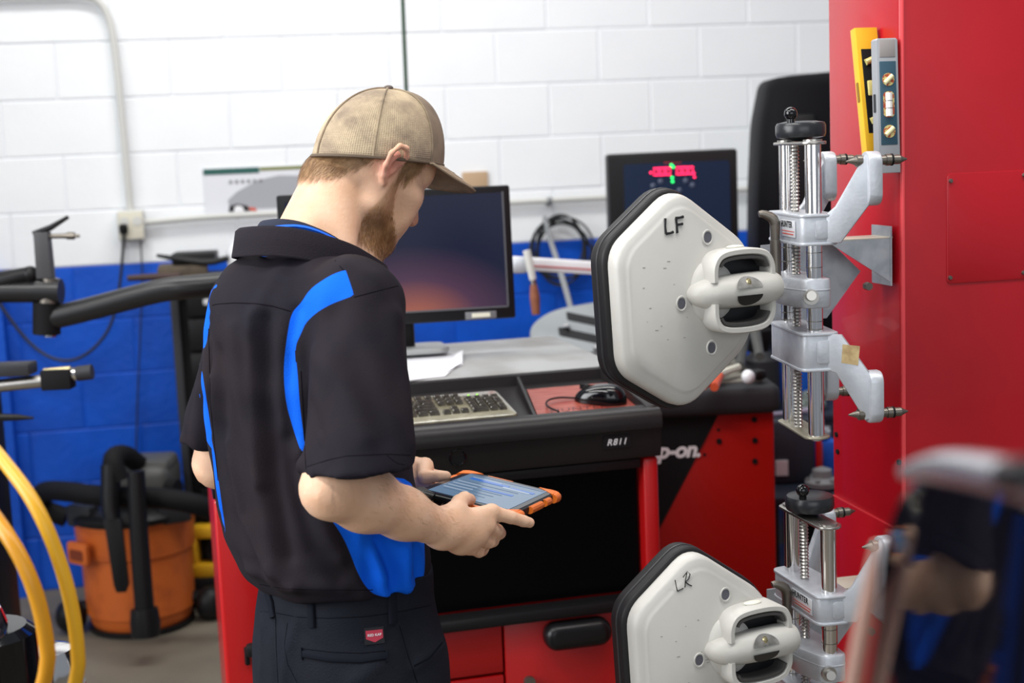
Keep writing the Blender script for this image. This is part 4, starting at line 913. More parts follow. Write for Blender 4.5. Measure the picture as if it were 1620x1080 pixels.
        if sgn > 0:
            # maker's plate on the camera-left flank
            k = MB(); k.box((-0.0295, -0.03, (z0+z1)/2+0.001), (0.0015, 0.072, 0.026), bev=0.0005)
            ng = build('name_plate', k, mat('plate_silver', (0.62, 0.63, 0.66), 0.35, metal=0.2), t_)
            k = MB()
            TMx = frame((-0.0304, 0.003, (z0+z1)/2+0.003), (0, -1, 0), (0, 0, 1), (-1, 0, 0))
            text('lettering', 'HUNTER', 0.0135, INK, ng, TMx, ext=0.0003, bold=0.0003, spacing=1.1)
            k.box((-0.0305, -0.032, (z0+z1)/2-0.003), (0.0006, 0.062, 0.0012)); k.box((-0.0305, -0.032, (z0+z1)/2-0.0075), (0.0006, 0.055, 0.0018)); build('print_line', k, mat('print_red', (0.45, 0.08, 0.06), 0.5), ng)
        else:
            pass
    # tan tape on lower casting near arm
    dirx = Vector((1, -0.42, 0)).normalized()
    nrm = dirx.cross(Vector((0, 0, 1)))
    k = MB(); k.prism([(-0.013, -0.016), (0.012, -0.020), (0.015, 0.010), (-0.011, 0.013)], 0.0006, M=frame(Vector((0, -(RS+0.004), Z['lt']-0.030))+dirx*0.052+nrm*0.0122, dirx, (0, 0, 1), nrm)); build('tape_patch', k, mat('tan_tape', (0.48, 0.36, 0.18), 0.6, noise=(60, (0.30, 0.20, 0.09), 0.45, 0.7)), t_)
    # middle slider carrying the sensor
    k = MB(); body = roundpoly([(-0.038, -0.026), (-0.020, -RS-0.018), (0.022, -RS-0.020), (0.028, 0), (0.022, RS+0.02), (-0.020, RS+0.018), (-0.038, 0.026)], 0.015)
    k.prism(body, Z['mt']-Z['mb_'], M=Matrix.Translation((0, 0, Z['mb_'])), bev=0.004); ms = build('slider_casting', k, CAST, t_)
    k = MB(); k.prism([(x*1.012, y*1.008) for x, y in body], 0.003, M=Matrix.Translation((0, 0, (Z['mt']+Z['mb_'])/2+0.004)), bev=0.001); build('slider_rib', k, CAST, ms)
    k = MB(); q = Vector((-0.012, -RS-0.018, (Z['mt']+Z['mb_'])/2-0.004)); k.cyl(q, q+Vector((-0.006, -0.022, 0.004)), 0.0075, n=14); k.cyl(q, q+Vector((-0.001, -0.006, 0)), 0.012, n=16); build('clamp_stud', k, STEEL, ms)
    # locking lever on the left
    k = MB(); q = Vector((-0.040, 0.004, 0)); k.cyl(q+Vector((0, 0, Z['mt'])), q+Vector((0, 0, Z['upb']+0.004)), 0.0085, n=16); k.cyl(q+Vector((0, 0, Z['upb']+0.004)), q+Vector((0, 0, Z['upt']-0.012)), 0.0072, 0.0085, n=16)
    k.tube([q+Vector((0, 0, Z['upt']-0.016)), q+Vector((-0.004, 0, Z['upt']-0.006)), q+Vector((-0.020, 0, Z['upt']+0.001)), q+Vector((-0.026, 0, Z['upt'])) ], [0.0085, 0.0085, 0.006, 0.005], n=12, smooth=1)
    build('lock_lever', k, DKSTEEL, t_)
    k = MB(); k.cyl((-0.075, 0, (Z['mt']+Z['mb_'])/2), (-0.02, 0, (Z['mt']+Z['mb_'])/2), 0.013, n=20); build('spindle', k, STEEL, t_)
    return t_, F
UCL, UF = wheel_clamp(c0, 'upper wheel clamp with chrome rods beside the target marked LF')
dzl = at(1268, 500+569, CD).z-c0.z
LCL, LF_ = wheel_clamp(c0+Vector((0.006, -0.01, dzl)), 'lower wheel clamp with chrome rods beside the target marked LR', math.radians(8))

TY = math.radians(27)
def target(px, py, dd, label, letters, style, rz=0.0, mscale=1.0):
    Mw = Matrix.Translation(at(px, py, dd)) @ Matrix.Rotation(TY+rz, 4, 'Z')
    t_ = placed('alignment_target', label, 'target', Mw, 'alignment targets on the clamps')
    # local x along the plate to the right, z up, -y towards the camera (back shell)
    U = [(-0.128, 0.088), (0.005, 0.178), (0.142, 0.086), (0.158, 0.0), (0.142, -0.086), (0.005, -0.178), (-0.128, -0.088)]
    U = [(-0.130, 0.085), (-0.012, 0.176), (0.128, 0.076), (0.140, 0.0), (0.128, -0.082), (-0.004, -0.182), (-0.122, -0.108)]
    oP = roundpoly(U, [0.030, 0.036, 0.05, 0.06, 0.05, 0.036, 0.030], 6)
    Fq = frame((0, 0, 0), (1, 0, 0), (0, 0, 1), (0, -1, 0))
    k = MB(); k.prism(oP, 0.040, M=Fq @ Matrix.Translation((0, 0, -0.050)), bev=0.006, seg=3); bz = build('bumper', k, RUBBER, t_)
    k = MB(); k.prism([(x*1.012, y*1.009) for x, y in oP], 0.0035, M=Fq @ Matrix.Translation((0, 0, -0.030)), bev=0.001); build('bumper_seam', k, mat('seam_black', (0.035, 0.035, 0.037), 0.35), bz)
    inn = [(x*0.945+0.001, y*0.955) for x, y in oP]
    k = MB()
    # stepped white shell: outline loops moving inwards and up
    loops = [(1.0, -0.014), (1.0, 0.002), (0.985, 0.010), (0.955, 0.0145), (0.90, 0.0155), (0.865, 0.0185), (0.84, 0.0205)]
    V = [[k.bm.verts.new((x*s_, -h_, z*s_)) for x, z in inn] for s_, h_ in loops]
    n_ = len(inn)
    for A_, B_ in zip(V, V[1:]):
        for i in range(n_): k.bm.faces.new((A_[i], A_[(i+1) % n_], B_[(i+1) % n_], B_[i]))
    k.bm.faces.new(V[-1]); shl = build('shell', k, OFFW, t_, sharp=50)
    for (x, z) in ((0.037, 0.090), (-0.013, -0.006), (0.040, -0.078)):
        k = MB(); k.tube([(x+0.0085*math.cos(a), -0.0208, z+0.0105*math.sin(a)) for a in np.linspace(0, 2*PI, 21)[:-1]], 0.0016, n=6, close=True); rg = build('hole_rim', k, OFFW, shl)
        k = MB(); k.cyl((x, -0.0195, z), (x, -0.0212, z), 0.008, n=18); build('hole', k, mat('hole_grey', (0.10, 0.10, 0.12), 0.6), shl)
    # boss and handle frame on the right
    k = MB(); k.tube([(0.004, -0.012, 0.006), (0.016, -0.026, 0.006), (0.036, -0.037, 0.007), (0.080, -0.041, 0.008), (0.134, -0.042, 0.009), (0.147, -0.042, 0.009)], [0.010, 0.0215, 0.0250, 0.0262, 0.0262, 0.020], n=28, smooth=2); k.sph((0.044, -0.016, 0.008), (0.042, 0.024, 0.052), 24); build('boss', k, OFFW, t_, sharp=60)
    for sg in (1, -1):
        k = MB(); k.prism([(0.080+0.023*math.cos(a), 0.008+sg*(0.0055+0.0165*math.sin(a))) for a in np.linspace(0.0, PI, 15)], 0.003, M=Fq @ Matrix.Translation((0, 0, 0.0805-0.004)))
        # bend the window on to the boss
        for v in k.bm.verts:
            dz_ = v.co.z-0.008; v.co.y = -0.0420-math.sqrt(max(0.0266**2-dz_**2, 1e-6)) + (0.0015 if v.co.y > -0.078 else 0)
        wd = build('boss_window', k, mat('window_dark' if sg < 0 else 'window_smoke', (0.02, 0.02, 0.02) if sg < 0 else (0.22, 0.21, 0.20), 0.2, noise=None if sg < 0 else (40, (0.10, 0.10, 0.09), 0.4, 0.6)), t_)
        if sg > 0:
            k = MB(); k.sph((0.080, -0.0625, 0.021), (0.005, 0.004, 0.007), 8); k.box((0.080, -0.0645, 0.017), (0.011, 0.004, 0.003)); build('brass_fitting', k, mat('brass', (0.42, 0.36, 0.20), 0.35, metal=0.8), wd)
    # handle ring: outer rounded rectangle with two openings
    hx0, hx1, hz = 0.031, 0.128, 0.055
    for sg in (1, -1):
        zc_ = 0.003+sg*(0.0165+0.030)
        bar = [(hx0, 0.008+sg*0.016), (hx0, 0.008+sg*(hz-0.014)), (hx0+0.014, 0.008+sg*hz), (hx1-0.014, 0.008+sg*hz), (hx1, 0.008+sg*(hz-0.016)), (hx1, 0.008+sg*0.018)]
        # flat strap swept along the path, wide in depth
        path = roundpoly(bar, 0.02, 5)[3:-3] if False else None
        pts_ = []
        P2 = [Vector((x, z)) for x, z in bar]
        Q = P2
        for _ in range(3):
            N = [Q[0]]
            for i in range(len(Q)-1): N += [Q[i]*.75+Q[i+1]*.25, Q[i]*.25+Q[i+1]*.75]
            N.append(Q[-1]); Q = N
        def strap(off0, off1, d0, d1, mm_, nm, rng_=(0, len(Q)), par=t_):
            kk = MB(); G = []
            cen_ = Vector(((hx0+hx1)/2, 0.008+sg*0.025))
            for i in range(*rng_):
                p = Q[i]; tn = (Q[min(i+1, len(Q)-1)]-Q[max(i-1, 0)]).normalized(); nn = Vector((tn.y, -tn.x))
                if nn.dot(p-cen_) < 0: nn = -nn
                o1, o0 = p+nn*off1, p+nn*off0
                G.append([(o1.x, -d0, o1.y), (o1.x, -d1+0.003, o1.y), ((o1.x*.8+o0.x*.2), -d1, (o1.y*.8+o0.y*.2)), ((o1.x*.2+o0.x*.8), -d1, (o1.y*.2+o0.y*.8)), (o0.x, -d1+0.003, o0.y), (o0.x, -d0, o0.y), (o1.x, -d0, o1.y)])
            kk.grid(G); kk.bm.faces.new([kk.bm.verts[0]] if False else list(dict.fromkeys(kk.bm.verts[:6]))) if False else None
            bmesh.ops.remove_doubles(kk.bm, verts=kk.bm.verts[:], dist=1e-6); bmesh.ops.holes_fill(kk.bm, edges=kk.bm.edges[:], sides=0)
            return build(nm, kk, mm_, par, sharp=50)
        hs_ = strap(-0.001, 0.0095, 0.006, 0.056, OFFW, 'handle_frame')
        nq = len(Q); strap(-0.0075, -0.0012, 0.010, 0.0552, mat('grip_pad', (0.055, 0.052, 0.05) if True else 0, 0.55), 'grip_pad', (int(nq*0.27), int(nq*0.80)), hs_)
        k = MB(); k.box(((hx0+hx1)/2, -0.022, 0.008+sg*0.034), (hx1-hx0-0.004, 0.016, 0.036), bev=0.002); build('pocket', k, mat('pocket_black', (0.008, 0.008, 0.010), 0.4), t_)
    # fill between plate and handle: flared cheek
    k = MB(); k.sph((0.078, -0.033, 0.0735), (0.016, 0.008, 0.0030), 14); build('level_vial', k, mat('pale_vial', (0.72, 0.70, 0.60), 0.3), t_)
    # marker writing made of strokes
    for s_ in [[(x-(0.012 if style > 0.0015 else 0.022), z-(0.004 if style > 0.0015 else -0.012)) for x, z in q] for q in letters]:
        k = MB(); k.tube([(x, -0.0208-0.0003, z) for x, z in s_], [style*mscale*(0.8+0.2*((i+1) % 2)) for i in range(len(s_))], n=6); build('marker_stroke', k, INK, t_)
    # scuffs
    for i in range(14):
        x, z = random.uniform(-0.085, 0.02), random.uniform(-0.06, 0.06)
        k = MB(); ln = random.uniform(0.001, 0.006); k.box((x, -0.0206, z), (ln, 0.0006, 0.0007), M=None); build('scuff', k, mat('scuff_grey', (0.22, 0.21, 0.19), 0.6), shl)
    return t_
# strokes in shell coordinates
LFs = [[(-0.026, 0.127), (-0.0265, 0.115), (-0.0255, 0.104)], [(-0.0255, 0.104), (-0.018, 0.1045), (-0.0125, 0.106)],
       [(-0.007, 0.126), (-0.006, 0.115), (-0.0055, 0.104)], [(-0.008, 0.126), (0.0, 0.1265), (0.006, 0.1275)], [(-0.006, 0.116), (0.0, 0.1165), (0.0045, 0.117)]]
LRs = [[(-0.030, 0.116), (-0.0285, 0.107), (-0.0265, 0.098)], [(-0.0265, 0.098), (-0.021, 0.0995), (-0.016, 0.101)],
       [(-0.009, 0.124), (-0.012, 0.112), (-0.013, 0.102)], [(-0.016, 0.118), (-0.008, 0.126), (-0.0035, 0.121), (-0.006, 0.114), (-0.012, 0.110)], [(-0.012, 0.110), (-0.006, 0.105), (-0.001, 0.102)]]
UT = target(1077, 471, 2.14, 'white target marked LF in black marker, upper of the two', LFs, 0.0022)
LT = target(1106, 1029, 2.13, 'white target marked LR in thin pen, lower of the two', LRs, 0.0009, math.radians(-3))

# ================================================================== PERSON
class Field:
    """signed distance field on a rectilinear grid, meshed with surface nets"""
    def __init__(s, xs, ys, zs, M=None):
        s.xs, s.ys, s.zs = [np.asarray(a, np.float32) for a in (xs, ys, zs)]
        s.F = np.full((len(xs), len(ys), len(zs)), 0.2, np.float32)
    def _sub(s, lo, hi):
        sl = []
        for a, l, h in zip((s.xs, s.ys, s.zs), lo, hi):
            i0 = max(int(np.searchsorted(a, l))-1, 0); i1 = min(int(np.searchsorted(a, h))+1, len(a))
            if i1-i0 < 2: return None
            sl.append(slice(i0, i1))
        X = s.xs[sl[0]][:, None, None]; Y = s.ys[sl[1]][None, :, None]; Z = s.zs[sl[2]][None, None, :]
        return tuple(sl), X, Y, Z
    def _mix(s, sl, d, k, op):
        A = s.F[sl]
        if op == 'cut':
            d = -d
            if k > 0:
                h = np.clip(0.5-0.5*(A-d)/k, 0, 1); A[...] = A*(1-h)+d*h + k*h*(1-h)
            else: np.maximum(A, d, out=A)
        else:
            if k > 0:
                h = np.clip(0.5+0.5*(A-d)/k, 0, 1); A[...] = A*(1-h)+d*h - k*h*(1-h)
            else: np.minimum(A, d, out=A)
    def cone(s, a, b, ra, rb=None, k=0.01, op='add'):
        rb = ra if rb is None else rb; a = np.array(a, float); b = np.array(b, float); m = max(ra, rb)+k+0.03
        q = s._sub(np.minimum(a, b)-m, np.maximum(a, b)+m)
        if q is None: return s
        sl, X, Y, Z = q; d = b-a; L2 = max(float(d@d), 1e-12)
        t = np.clip(((X-a[0])*d[0]+(Y-a[1])*d[1]+(Z-a[2])*d[2])/L2, 0, 1)
        D = np.sqrt((X-a[0]-t*d[0])**2+(Y-a[1]-t*d[1])**2+(Z-a[2]-t*d[2])**2)-(ra+(rb-ra)*t)
        s._mix(sl, D.astype(np.float32), k, op); return s
    def chain(s, P, R, k=0.01):
        for i in range(len(P)-1): s.cone(P[i], P[i+1], R[i], R[i+1], k)
        return s
    def ell(s, c, r, Rm=None, k=0.01, op='add'):
        c = np.array(c, float); r = np.array(r, float); Rm = np.eye(3) if Rm is None else np.array(Rm)
        ext = np.sqrt(((Rm*r)**2).sum(1))+k+0.03
        q = s._sub(c-ext, c+ext)
        if q is None: return s
        sl, X, Y, Z = q; X = X-c[0]; Y = Y-c[1]; Z = Z-c[2]
        U = [(X*Rm[0, i]+Y*Rm[1, i]+Z*Rm[2, i]) for i in range(3)]
        k0 = np.sqrt(sum((u/ri_)**2 for u, ri_ in zip(U, r))); k1 = np.sqrt(sum((u/ri_**2)**2 for u, ri_ in zip(U, r)))+1e-9
        s._mix(sl, (k0*(k0-1)/k1).astype(np.float32), k, op); return s
    def loft(s, secs, ux, uy, n=2.4, k=0.02, op='add', zr=None):
        "secs: rows z, cx, cy, a, b ; ux, uy horizontal axes; vertical loft"
        S_ = np.array(secs, float); S_ = S_[np.argsort(S_[:, 0])]
        z0, z1 = S_[0, 0], S_[-1, 0]; mx = S_[:, 3:5].max()+k+0.03
        q = s._sub((S_[:, 1].min()-mx, S_[:, 2].min()-mx, z0-k-0.03), (S_[:, 1].max()+mx, S_[:, 2].max()+mx, z1+k+0.03))
        if q is None: return s
        sl, X, Y, Z = q; zz = np.clip(s.zs[sl[2]], z0, z1)
        cx, cy, a, b = [np.interp(zz, S_[:, 0], S_[:, i])[None, None, :] for i in (1, 2, 3, 4)]
        dx = X-cx; dy = Y-cy
        u = np.abs(dx*ux[0]+dy*ux[1])/a; v = np.abs(dx*uy[0]+dy*uy[1])/b
        g = (u**n+v**n)**(1/n)
        d = (g-1)*np.minimum(a, b)*0.9+0*Z
        dz = np.maximum(z0-Z, Z-z1)
        d = np.maximum(d, dz)
        s._mix(sl, d.astype(np.float32), k, op); return s
    def half(s, p, n):
        "keep only the side where (x-p).n < 0"
        p = np.array(p, float); n = np.array(n, float); n /= np.linalg.norm(n)
        D = ((s.xs-p[0])[:, None, None]*n[0]+(s.ys-p[1])[None, :, None]*n[1]+(s.zs-p[2])[None, None, :]*n[2])
        np.maximum(s.F, D.astype(np.float32), out=s.F); return s
    def mesh(s):
        F = s.F; nx, ny, nz = F.shape; neg = F < 0
        cnt = np.zeros((nx-1, ny-1, nz-1), np.int8)
        for i in (0, 1):
            for j in (0, 1):
                for k in (0, 1): cnt += neg[i:nx-1+i, j:ny-1+j, k:nz-1+k]
        act = (cnt > 0) & (cnt < 8); I = np.argwhere(act)
        idx = np.full(act.shape, -1, np.int32); idx[act] = np.arange(len(I))
        acc = np.zeros((len(I), 3)); w = np.zeros(len(I))
        ax = (s.xs.astype(float), s.ys.astype(float), s.zs.astype(float))
        cor = [(i, j, k) for i in (0, 1) for j in (0, 1) for k in (0, 1)]
        for c in cor:
            for d in range(3):
                if c[d]: continue
                e = list(c); e[d] = 1
                A = I+np.array(c); B = I+np.array(e)
                fa = F[A[:, 0], A[:, 1], A[:, 2]]; fb = F[B[:, 0], B[:, 1], B[:, 2]]
                m = (fa < 0) != (fb < 0); t = np.where(m, fa/np.where(m, fa-fb, 1), 0)
                for q in range(3):
                    pa = ax[q][A[:, q]]; pb = ax[q][B[:, q]]
                    acc[:, q] += np.where(m, pa+(pb-pa)*t, 0)
                w += m
        V = acc/w[:, None]; Q = []
        for d in range(3):
            o = [0, 1, 2]; o.remove(d); p, q = o
            sa = [slice(None)]*3; sb = [slice(None)]*3; sa[d] = slice(0, -1); sb[d] = slice(1, None)
            a = neg[tuple(sa)]; b = neg[tuple(sb)]
            E_ = np.argwhere(a != b)
            E_ = E_[(E_[:, p] > 0) & (E_[:, q] > 0) & (E_[:, p] < F.shape[p]-1) & (E_[:, q] < F.shape[q]-1)]
            fl_ = a[E_[:, 0], E_[:, 1], E_[:, 2]]
            def at_(dp, dq):
                G = E_.copy(); G[:, p] -= dp; G[:, q] -= dq; return idx[G[:, 0], G[:, 1], G[:, 2]]
            quad = np.stack([at_(1, 1), at_(0, 1), at_(0, 0), at_(1, 0)], 1)
            if d == 1: fl_ = ~fl_
            quad[~fl_] = quad[~fl_][:, ::-1]; Q.append(quad)
        return V, np.concatenate(Q)
def axis(lo, hi, coarse, fine=()):
    "coordinates from lo to hi, finer inside the given (a, b, step) ranges"
    out = [lo]
    while out[-1] < hi:
        x = out[-1]; st = coarse
        for a, b, f_ in fine:
            if a <= x < b: st = min(st, f_)
            elif x < a < x+st: st = max(a-x, min(st, f_))
        out.append(x+st)
    return out
def np_obj(name, V, Q, m, parent=None, attrs=None, sm=0, mats=None):
    if sm:
        e = np.concatenate([Q[:, [0, 1]], Q[:, [1, 2]], Q[:, [2, 3]], Q[:, [3, 0]]]); e = np.concatenate([e, e[:, ::-1]])
        for it in range(sm):
            a = np.zeros_like(V); n_ = np.bincount(e[:, 0], minlength=len(V))[:, None]
            for c in range(3): a[:, c] = np.bincount(e[:, 0], weights=V[e[:, 1], c], minlength=len(V))
            V = V*0.5+0.5*a/np.maximum(n_, 1)
    W_ = V
    if parent is not None:
        Mi = np.array(INV[parent.name]); W_ = V@Mi[:3, :3].T+Mi[:3, 3]
    me = bpy.data.meshes.new(name); me.vertices.add(len(W_)); me.vertices.foreach_set('co', W_.astype(np.float32).ravel())
    me.loops.add(Q.size); me.loops.foreach_set('vertex_index', Q.astype(np.int32).ravel())
    me.polygons.add(len(Q)); me.polygons.foreach_set('loop_start', np.arange(0, Q.size, Q.shape[1], dtype=np.int32))
    me.update(); me.validate()
    me.polygons.foreach_set('use_smooth', [True]*len(me.polygons))
    for nm, arr in (attrs or {}).items():
        a = me.attributes.new(nm, 'FLOAT', 'POINT'); a.data.foreach_set('value', arr.astype(np.float32))
    me.materials.append(m)
    o = bpy.data.objects.new(name, me); COL.objects.link(o)
    if parent is not None: o.parent = parent; INV[o.name] = INV[parent.name]
    return o, V
def vnormals(V, Q):
    n = np.cross(V[Q[:, 2]]-V[Q[:, 0]], V[Q[:, 3]]-V[Q[:, 1]])
    N = np.zeros_like(V)
    for c in range(4):
        for a in range(3): N[:, a] += np.bincount(Q[:, c], weights=n[:, a], minlength=len(V))
    return N/np.maximum(np.linalg.norm(N, axis=1, keepdims=True), 1e-12)
def smooth_scalar(v, Q, it):
    e = np.concatenate([Q[:, [0, 1]], Q[:, [1, 2]], Q[:, [2, 3]], Q[:, [3, 0]]]); e = np.concatenate([e, e[:, ::-1]])
    n_ = np.maximum(np.bincount(e[:, 0], minlength=len(v)), 1)
    for _ in range(it): v = 0.5*v+0.5*np.bincount(e[:, 0], weights=v[e[:, 1]], minlength=len(v))/n_
    return v

PHI = math.radians(58)
bf = np.array([math.sin(PHI), math.cos(PHI), 0]); br = np.array([math.cos(PHI), -math.sin(PHI), 0])   # body forward, body right
T2 = np.array([-0.312, 2.15, 0.0])
v3 = lambda p: np.array(p, float)
A3 = lambda x, y, d: np.array(at(x, y, d))
foot0 = np.array([-0.25, 2.17, 0.0])

# ---- skeleton (metres, world)
shR = A3(568, 474, 2.0); elR = A3(530, 770, 1.87); wrR = A3(700, 836, 2.03)
shL = A3(396, 484, 2.29); elL = A3(346, 732, 2.37); wrL = np.array([-0.205, 2.36, 1.055])
neck0 = A3(505, 392, 2.16)
# head frame
HY, HP, HRo = math.radians(51), math.radians(33), math.radians(-5)
hf = np.array([math.sin(HY)*math.cos(HP), math.cos(HY)*math.cos(HP), -math.sin(HP)]); hr0 = np.array([math.cos(HY), -math.sin(HY), 0.0]); hu0 = np.cross(hr0, hf)
hr = math.cos(HRo)*hr0+math.sin(HRo)*hu0; hu = -math.sin(HRo)*hr0+math.cos(HRo)*hu0
HS = 0.963
HR = np.stack([hr, hf, hu], 1)
H0_ = A3(621, 268, 2.163)-0.072*HS*hr
def hp(x, y, z): return H0_+HR@(np.array([x, y, z])*HS)

CPI = math.radians(13); cf_ = np.array([math.sin(HY)*math.cos(CPI), math.cos(HY)*math.cos(CPI), -math.sin(CPI)]); CR = np.stack([hr0, cf_, np.cross(hr0, cf_)], 1)
cap_c = A3(600, 246, H0_[1])
# ---- tablet pose
TX = np.array([0.915, -0.361, -0.18]); TX /= np.linalg.norm(TX); TN = np.array([0.20, 0.017, 0.98]); TN -= TX*(TN@TX); TN /= np.linalg.norm(TN); TYv = np.cross(TN, TX)
TC = CAM+np.array([-0.051, 2.435, -0.594])*0.925
TWd, THt = 0.137, 0.182                                   # lit screen
def tp(x, y, z=0.0): return TC+TX*x+TYv*y+TN*z

# ------------------------------------------------ body
xs = axis(-0.72, 0.14, 0.012, [(-0.315, 0.03, 0.0032)])
ys = axis(1.70, 2.64, 0.012, [(1.93, 2.33, 0.0032)])
zs = axis(-0.01, 1.80, 0.013, [(0.985, 1.115, 0.003), (1.40, 1.66, 0.0032)])
B = Field(xs, ys, zs)
def Px(y, left, a, b, n=None):
    "torso section whose camera-left outline is seen at pixel (left, y)"
    s_ = math.sqrt((a*br[0])**2+(b*bf[0])**2)
    L_ = A3(left, y, T2[1]); return (L_[2], L_[0]+s_, T2[1], a, b)
SEC = [Px(952, 406, .166, .122), Px(930, 398, .170, .126), Px(900, 376, .176, .136), Px(850, 356, .181, .142), Px(760, 337, .181, .140), Px(700, 328, .180, .138), Px(600, 322, .178, .134), Px(520, 334, .174, .124), Px(470, 350, .166, .110), Px(438, 375, .148, .095)]
inner = [(z, x, y, a-0.030, b-0.030) for z, x, y, a, b in SEC]
B.loft(inner, br, bf, k=0.0)
PEL = np.array([(A3(406, 935, 2.15)[0]+A3(692, 935, 2.15)[0])/2, 2.15, 0])
hipz = A3(548, 1010, 2.15)[2]
kneeR = PEL+0.09*br+0.02*bf+np.array([0, 0, 0.47]); kneeL = PEL-0.09*br+0.03*bf+np.array([0, 0, 0.47])
ankR = PEL+0.10*br-0.02*bf+np.array([0, 0, 0.085]); ankL = PEL-0.10*br+0.0*bf+np.array([0, 0, 0.085])
for hs_, kn, an in ((0.085, kneeR, ankR), (-0.085, kneeL, ankL)):
    hp_ = PEL+hs_*br+np.array([0, 0, 0.86]); B.cone(hp_, kn, 0.078, 0.055, 0.03); B.cone(kn, an, 0.052, 0.036, 0.02); B.cone(an-np.array([0, 0, .03]), an+0.13*bf-np.array([0, 0, .045]), 0.036, 0.03, 0.02)
# shoulders and arms
B.cone(T2+np.array([0, 0, 1.375]), shR, 0.045, 0.042, 0.03); B.cone(T2+np.array([0, 0, 1.375]), shL, 0.045, 0.042, 0.03)
def limb(sh, el, wr, fw):
    B.cone(sh, el, 0.046, 0.041, 0.02)
    ax = wr-el; L_ = np.linalg.norm(ax); ax = ax/L_
    m1 = el+ax*L_*0.26
    B.cone(el, m1, 0.0405, 0.0440, 0.02); B.cone(m1, el+ax*L_*0.62, 0.0440, 0.0345, 0.02); B.cone(el+ax*L_*0.62, wr, 0.0345, 0.0265, 0.02)
limb(shR, elR, wrR, 1); limb(shL, elL, wrL, -1)
eb = elR+0.012*(elR-shR)/np.linalg.norm(elR-shR)-0.02*(wrR-elR)/np.linalg.norm(wrR-elR)
B.ell(eb, (0.024, 0.024, 0.024), k=0.03)                 # elbow point
# neck
B.chain([neck0-0.03*bf-np.array([0, 0, .03]), hp(0, -0.033, -0.055), hp(0, -0.036, -0.006)], [0.064, 0.054, 0.051], 0.008)
B.cone(hp(0.025, 0.01, -0.085), neck0+0.055*bf-np.array([0, 0, .02]), 0.030, 0.038, 0.018); B.cone(hp(-0.025, 0.01, -0.085), neck0+0.055*bf-np.array([0, 0, .02]), 0.030, 0.038, 0.03)
B.cone(neck0+0.085*br-np.array([0, 0, .075]), hp(0.02, -0.05, -0.05), 0.015, 0.030, 0.016); B.cone(neck0-0.085*br-np.array([0, 0, .075]), hp(-0.02, -0.05, -0.05), 0.015, 0.030, 0.016)
# skull and face
B.ell(cap_c+CR@np.array([0, 0, 0.012]), np.array([0.0705, 0.0920, 0.078])*HS, CR, 0.008)
B.ell(cap_c+CR@np.array([0, -0.030, -0.022]), np.array([0.063, 0.056, 0.056])*HS, CR, 0.010)
B.ell(hp(0, 0.040, -0.010), np.array([0.064, 0.060, 0.080])*HS, HR, 0.02)
for sx in (-1, 1):
    B.cone(hp(0.052*sx, 0.006, -0.058), hp(0.020*sx, 0.078, -0.098), 0.019, 0.0155, 0.022)    # jaw
    B.cone(hp(0.056*sx, 0.0, -0.010), hp(0.052*sx, 0.006, -0.058), 0.016, 0.019, 0.022)
    B.ell(hp(0.046*sx, 0.064, -0.012), np.array([0.020, 0.022, 0.018])*HS, HR, 0.022)         # cheekbone
    B.ell(hp(0.034*sx, 0.072, -0.048), np.array([0.024, 0.020, 0.034])*HS, HR, 0.020)
    B.cone(hp(0.012*sx, 0.091, 0.026), hp(0.046*sx, 0.074, 0.027), 0.0105, 0.009, 0.012)      # brow
    B.ell(hp(0.032*sx, 0.088, 0.007), np.array([0.0155, 0.011, 0.0095])*HS, HR, 0.008, 'cut')  # socket
    B.ell(hp(0.032*sx, 0.0765, 0.008), np.array([0.0135, 0.0125, 0.0115])*HS, HR, 0.004)       # lids
B.ell(hp(0, 0.083, -0.100), np.array([0.022, 0.016, 0.016])*HS, HR, 0.018)                     # chin
B.ell(hp(0, 0.078, -0.062), np.array([0.036, 0.024, 0.036])*HS, HR, 0.02)                      # muzzle
B.ell(hp(0, 0.074, 0.045), np.array([0.052, 0.022, 0.034])*HS, HR, 0.02)                       # forehead
B.chain([hp(0, 0.092, 0.018), hp(0, 0.104, -0.006), hp(0, 0.1165, -0.030)], [0.0075, 0.0085, 0.0105], 0.010)   # nose
B.ell(hp(0, 0.1155, -0.034), np.array([0.0105, 0.011, 0.0095])*HS, HR, 0.006)
for sx in (-1, 1):
    B.ell(hp(0.0125*sx, 0.1015, -0.0375), np.array([0.0075, 0.011, 0.0075])*HS, HR, 0.006)
    B.ell(hp(0.0075*sx, 0.108, -0.0445), np.array([0.0036, 0.0058, 0.0036])*HS, HR, 0.002, 'cut')
B.ell(hp(0, 0.0995, -0.0625), np.array([0.0200, 0.0065, 0.0050])*HS, HR, 0.004); B.ell(hp(0, 0.0975, -0.0735), np.array([0.0175, 0.0068, 0.0058])*HS, HR, 0.004)
B.ell(hp(0, 0.1065, -0.0678), np.array([0.022, 0.0060, 0.0014])*HS, HR, 0.002, 'cut')
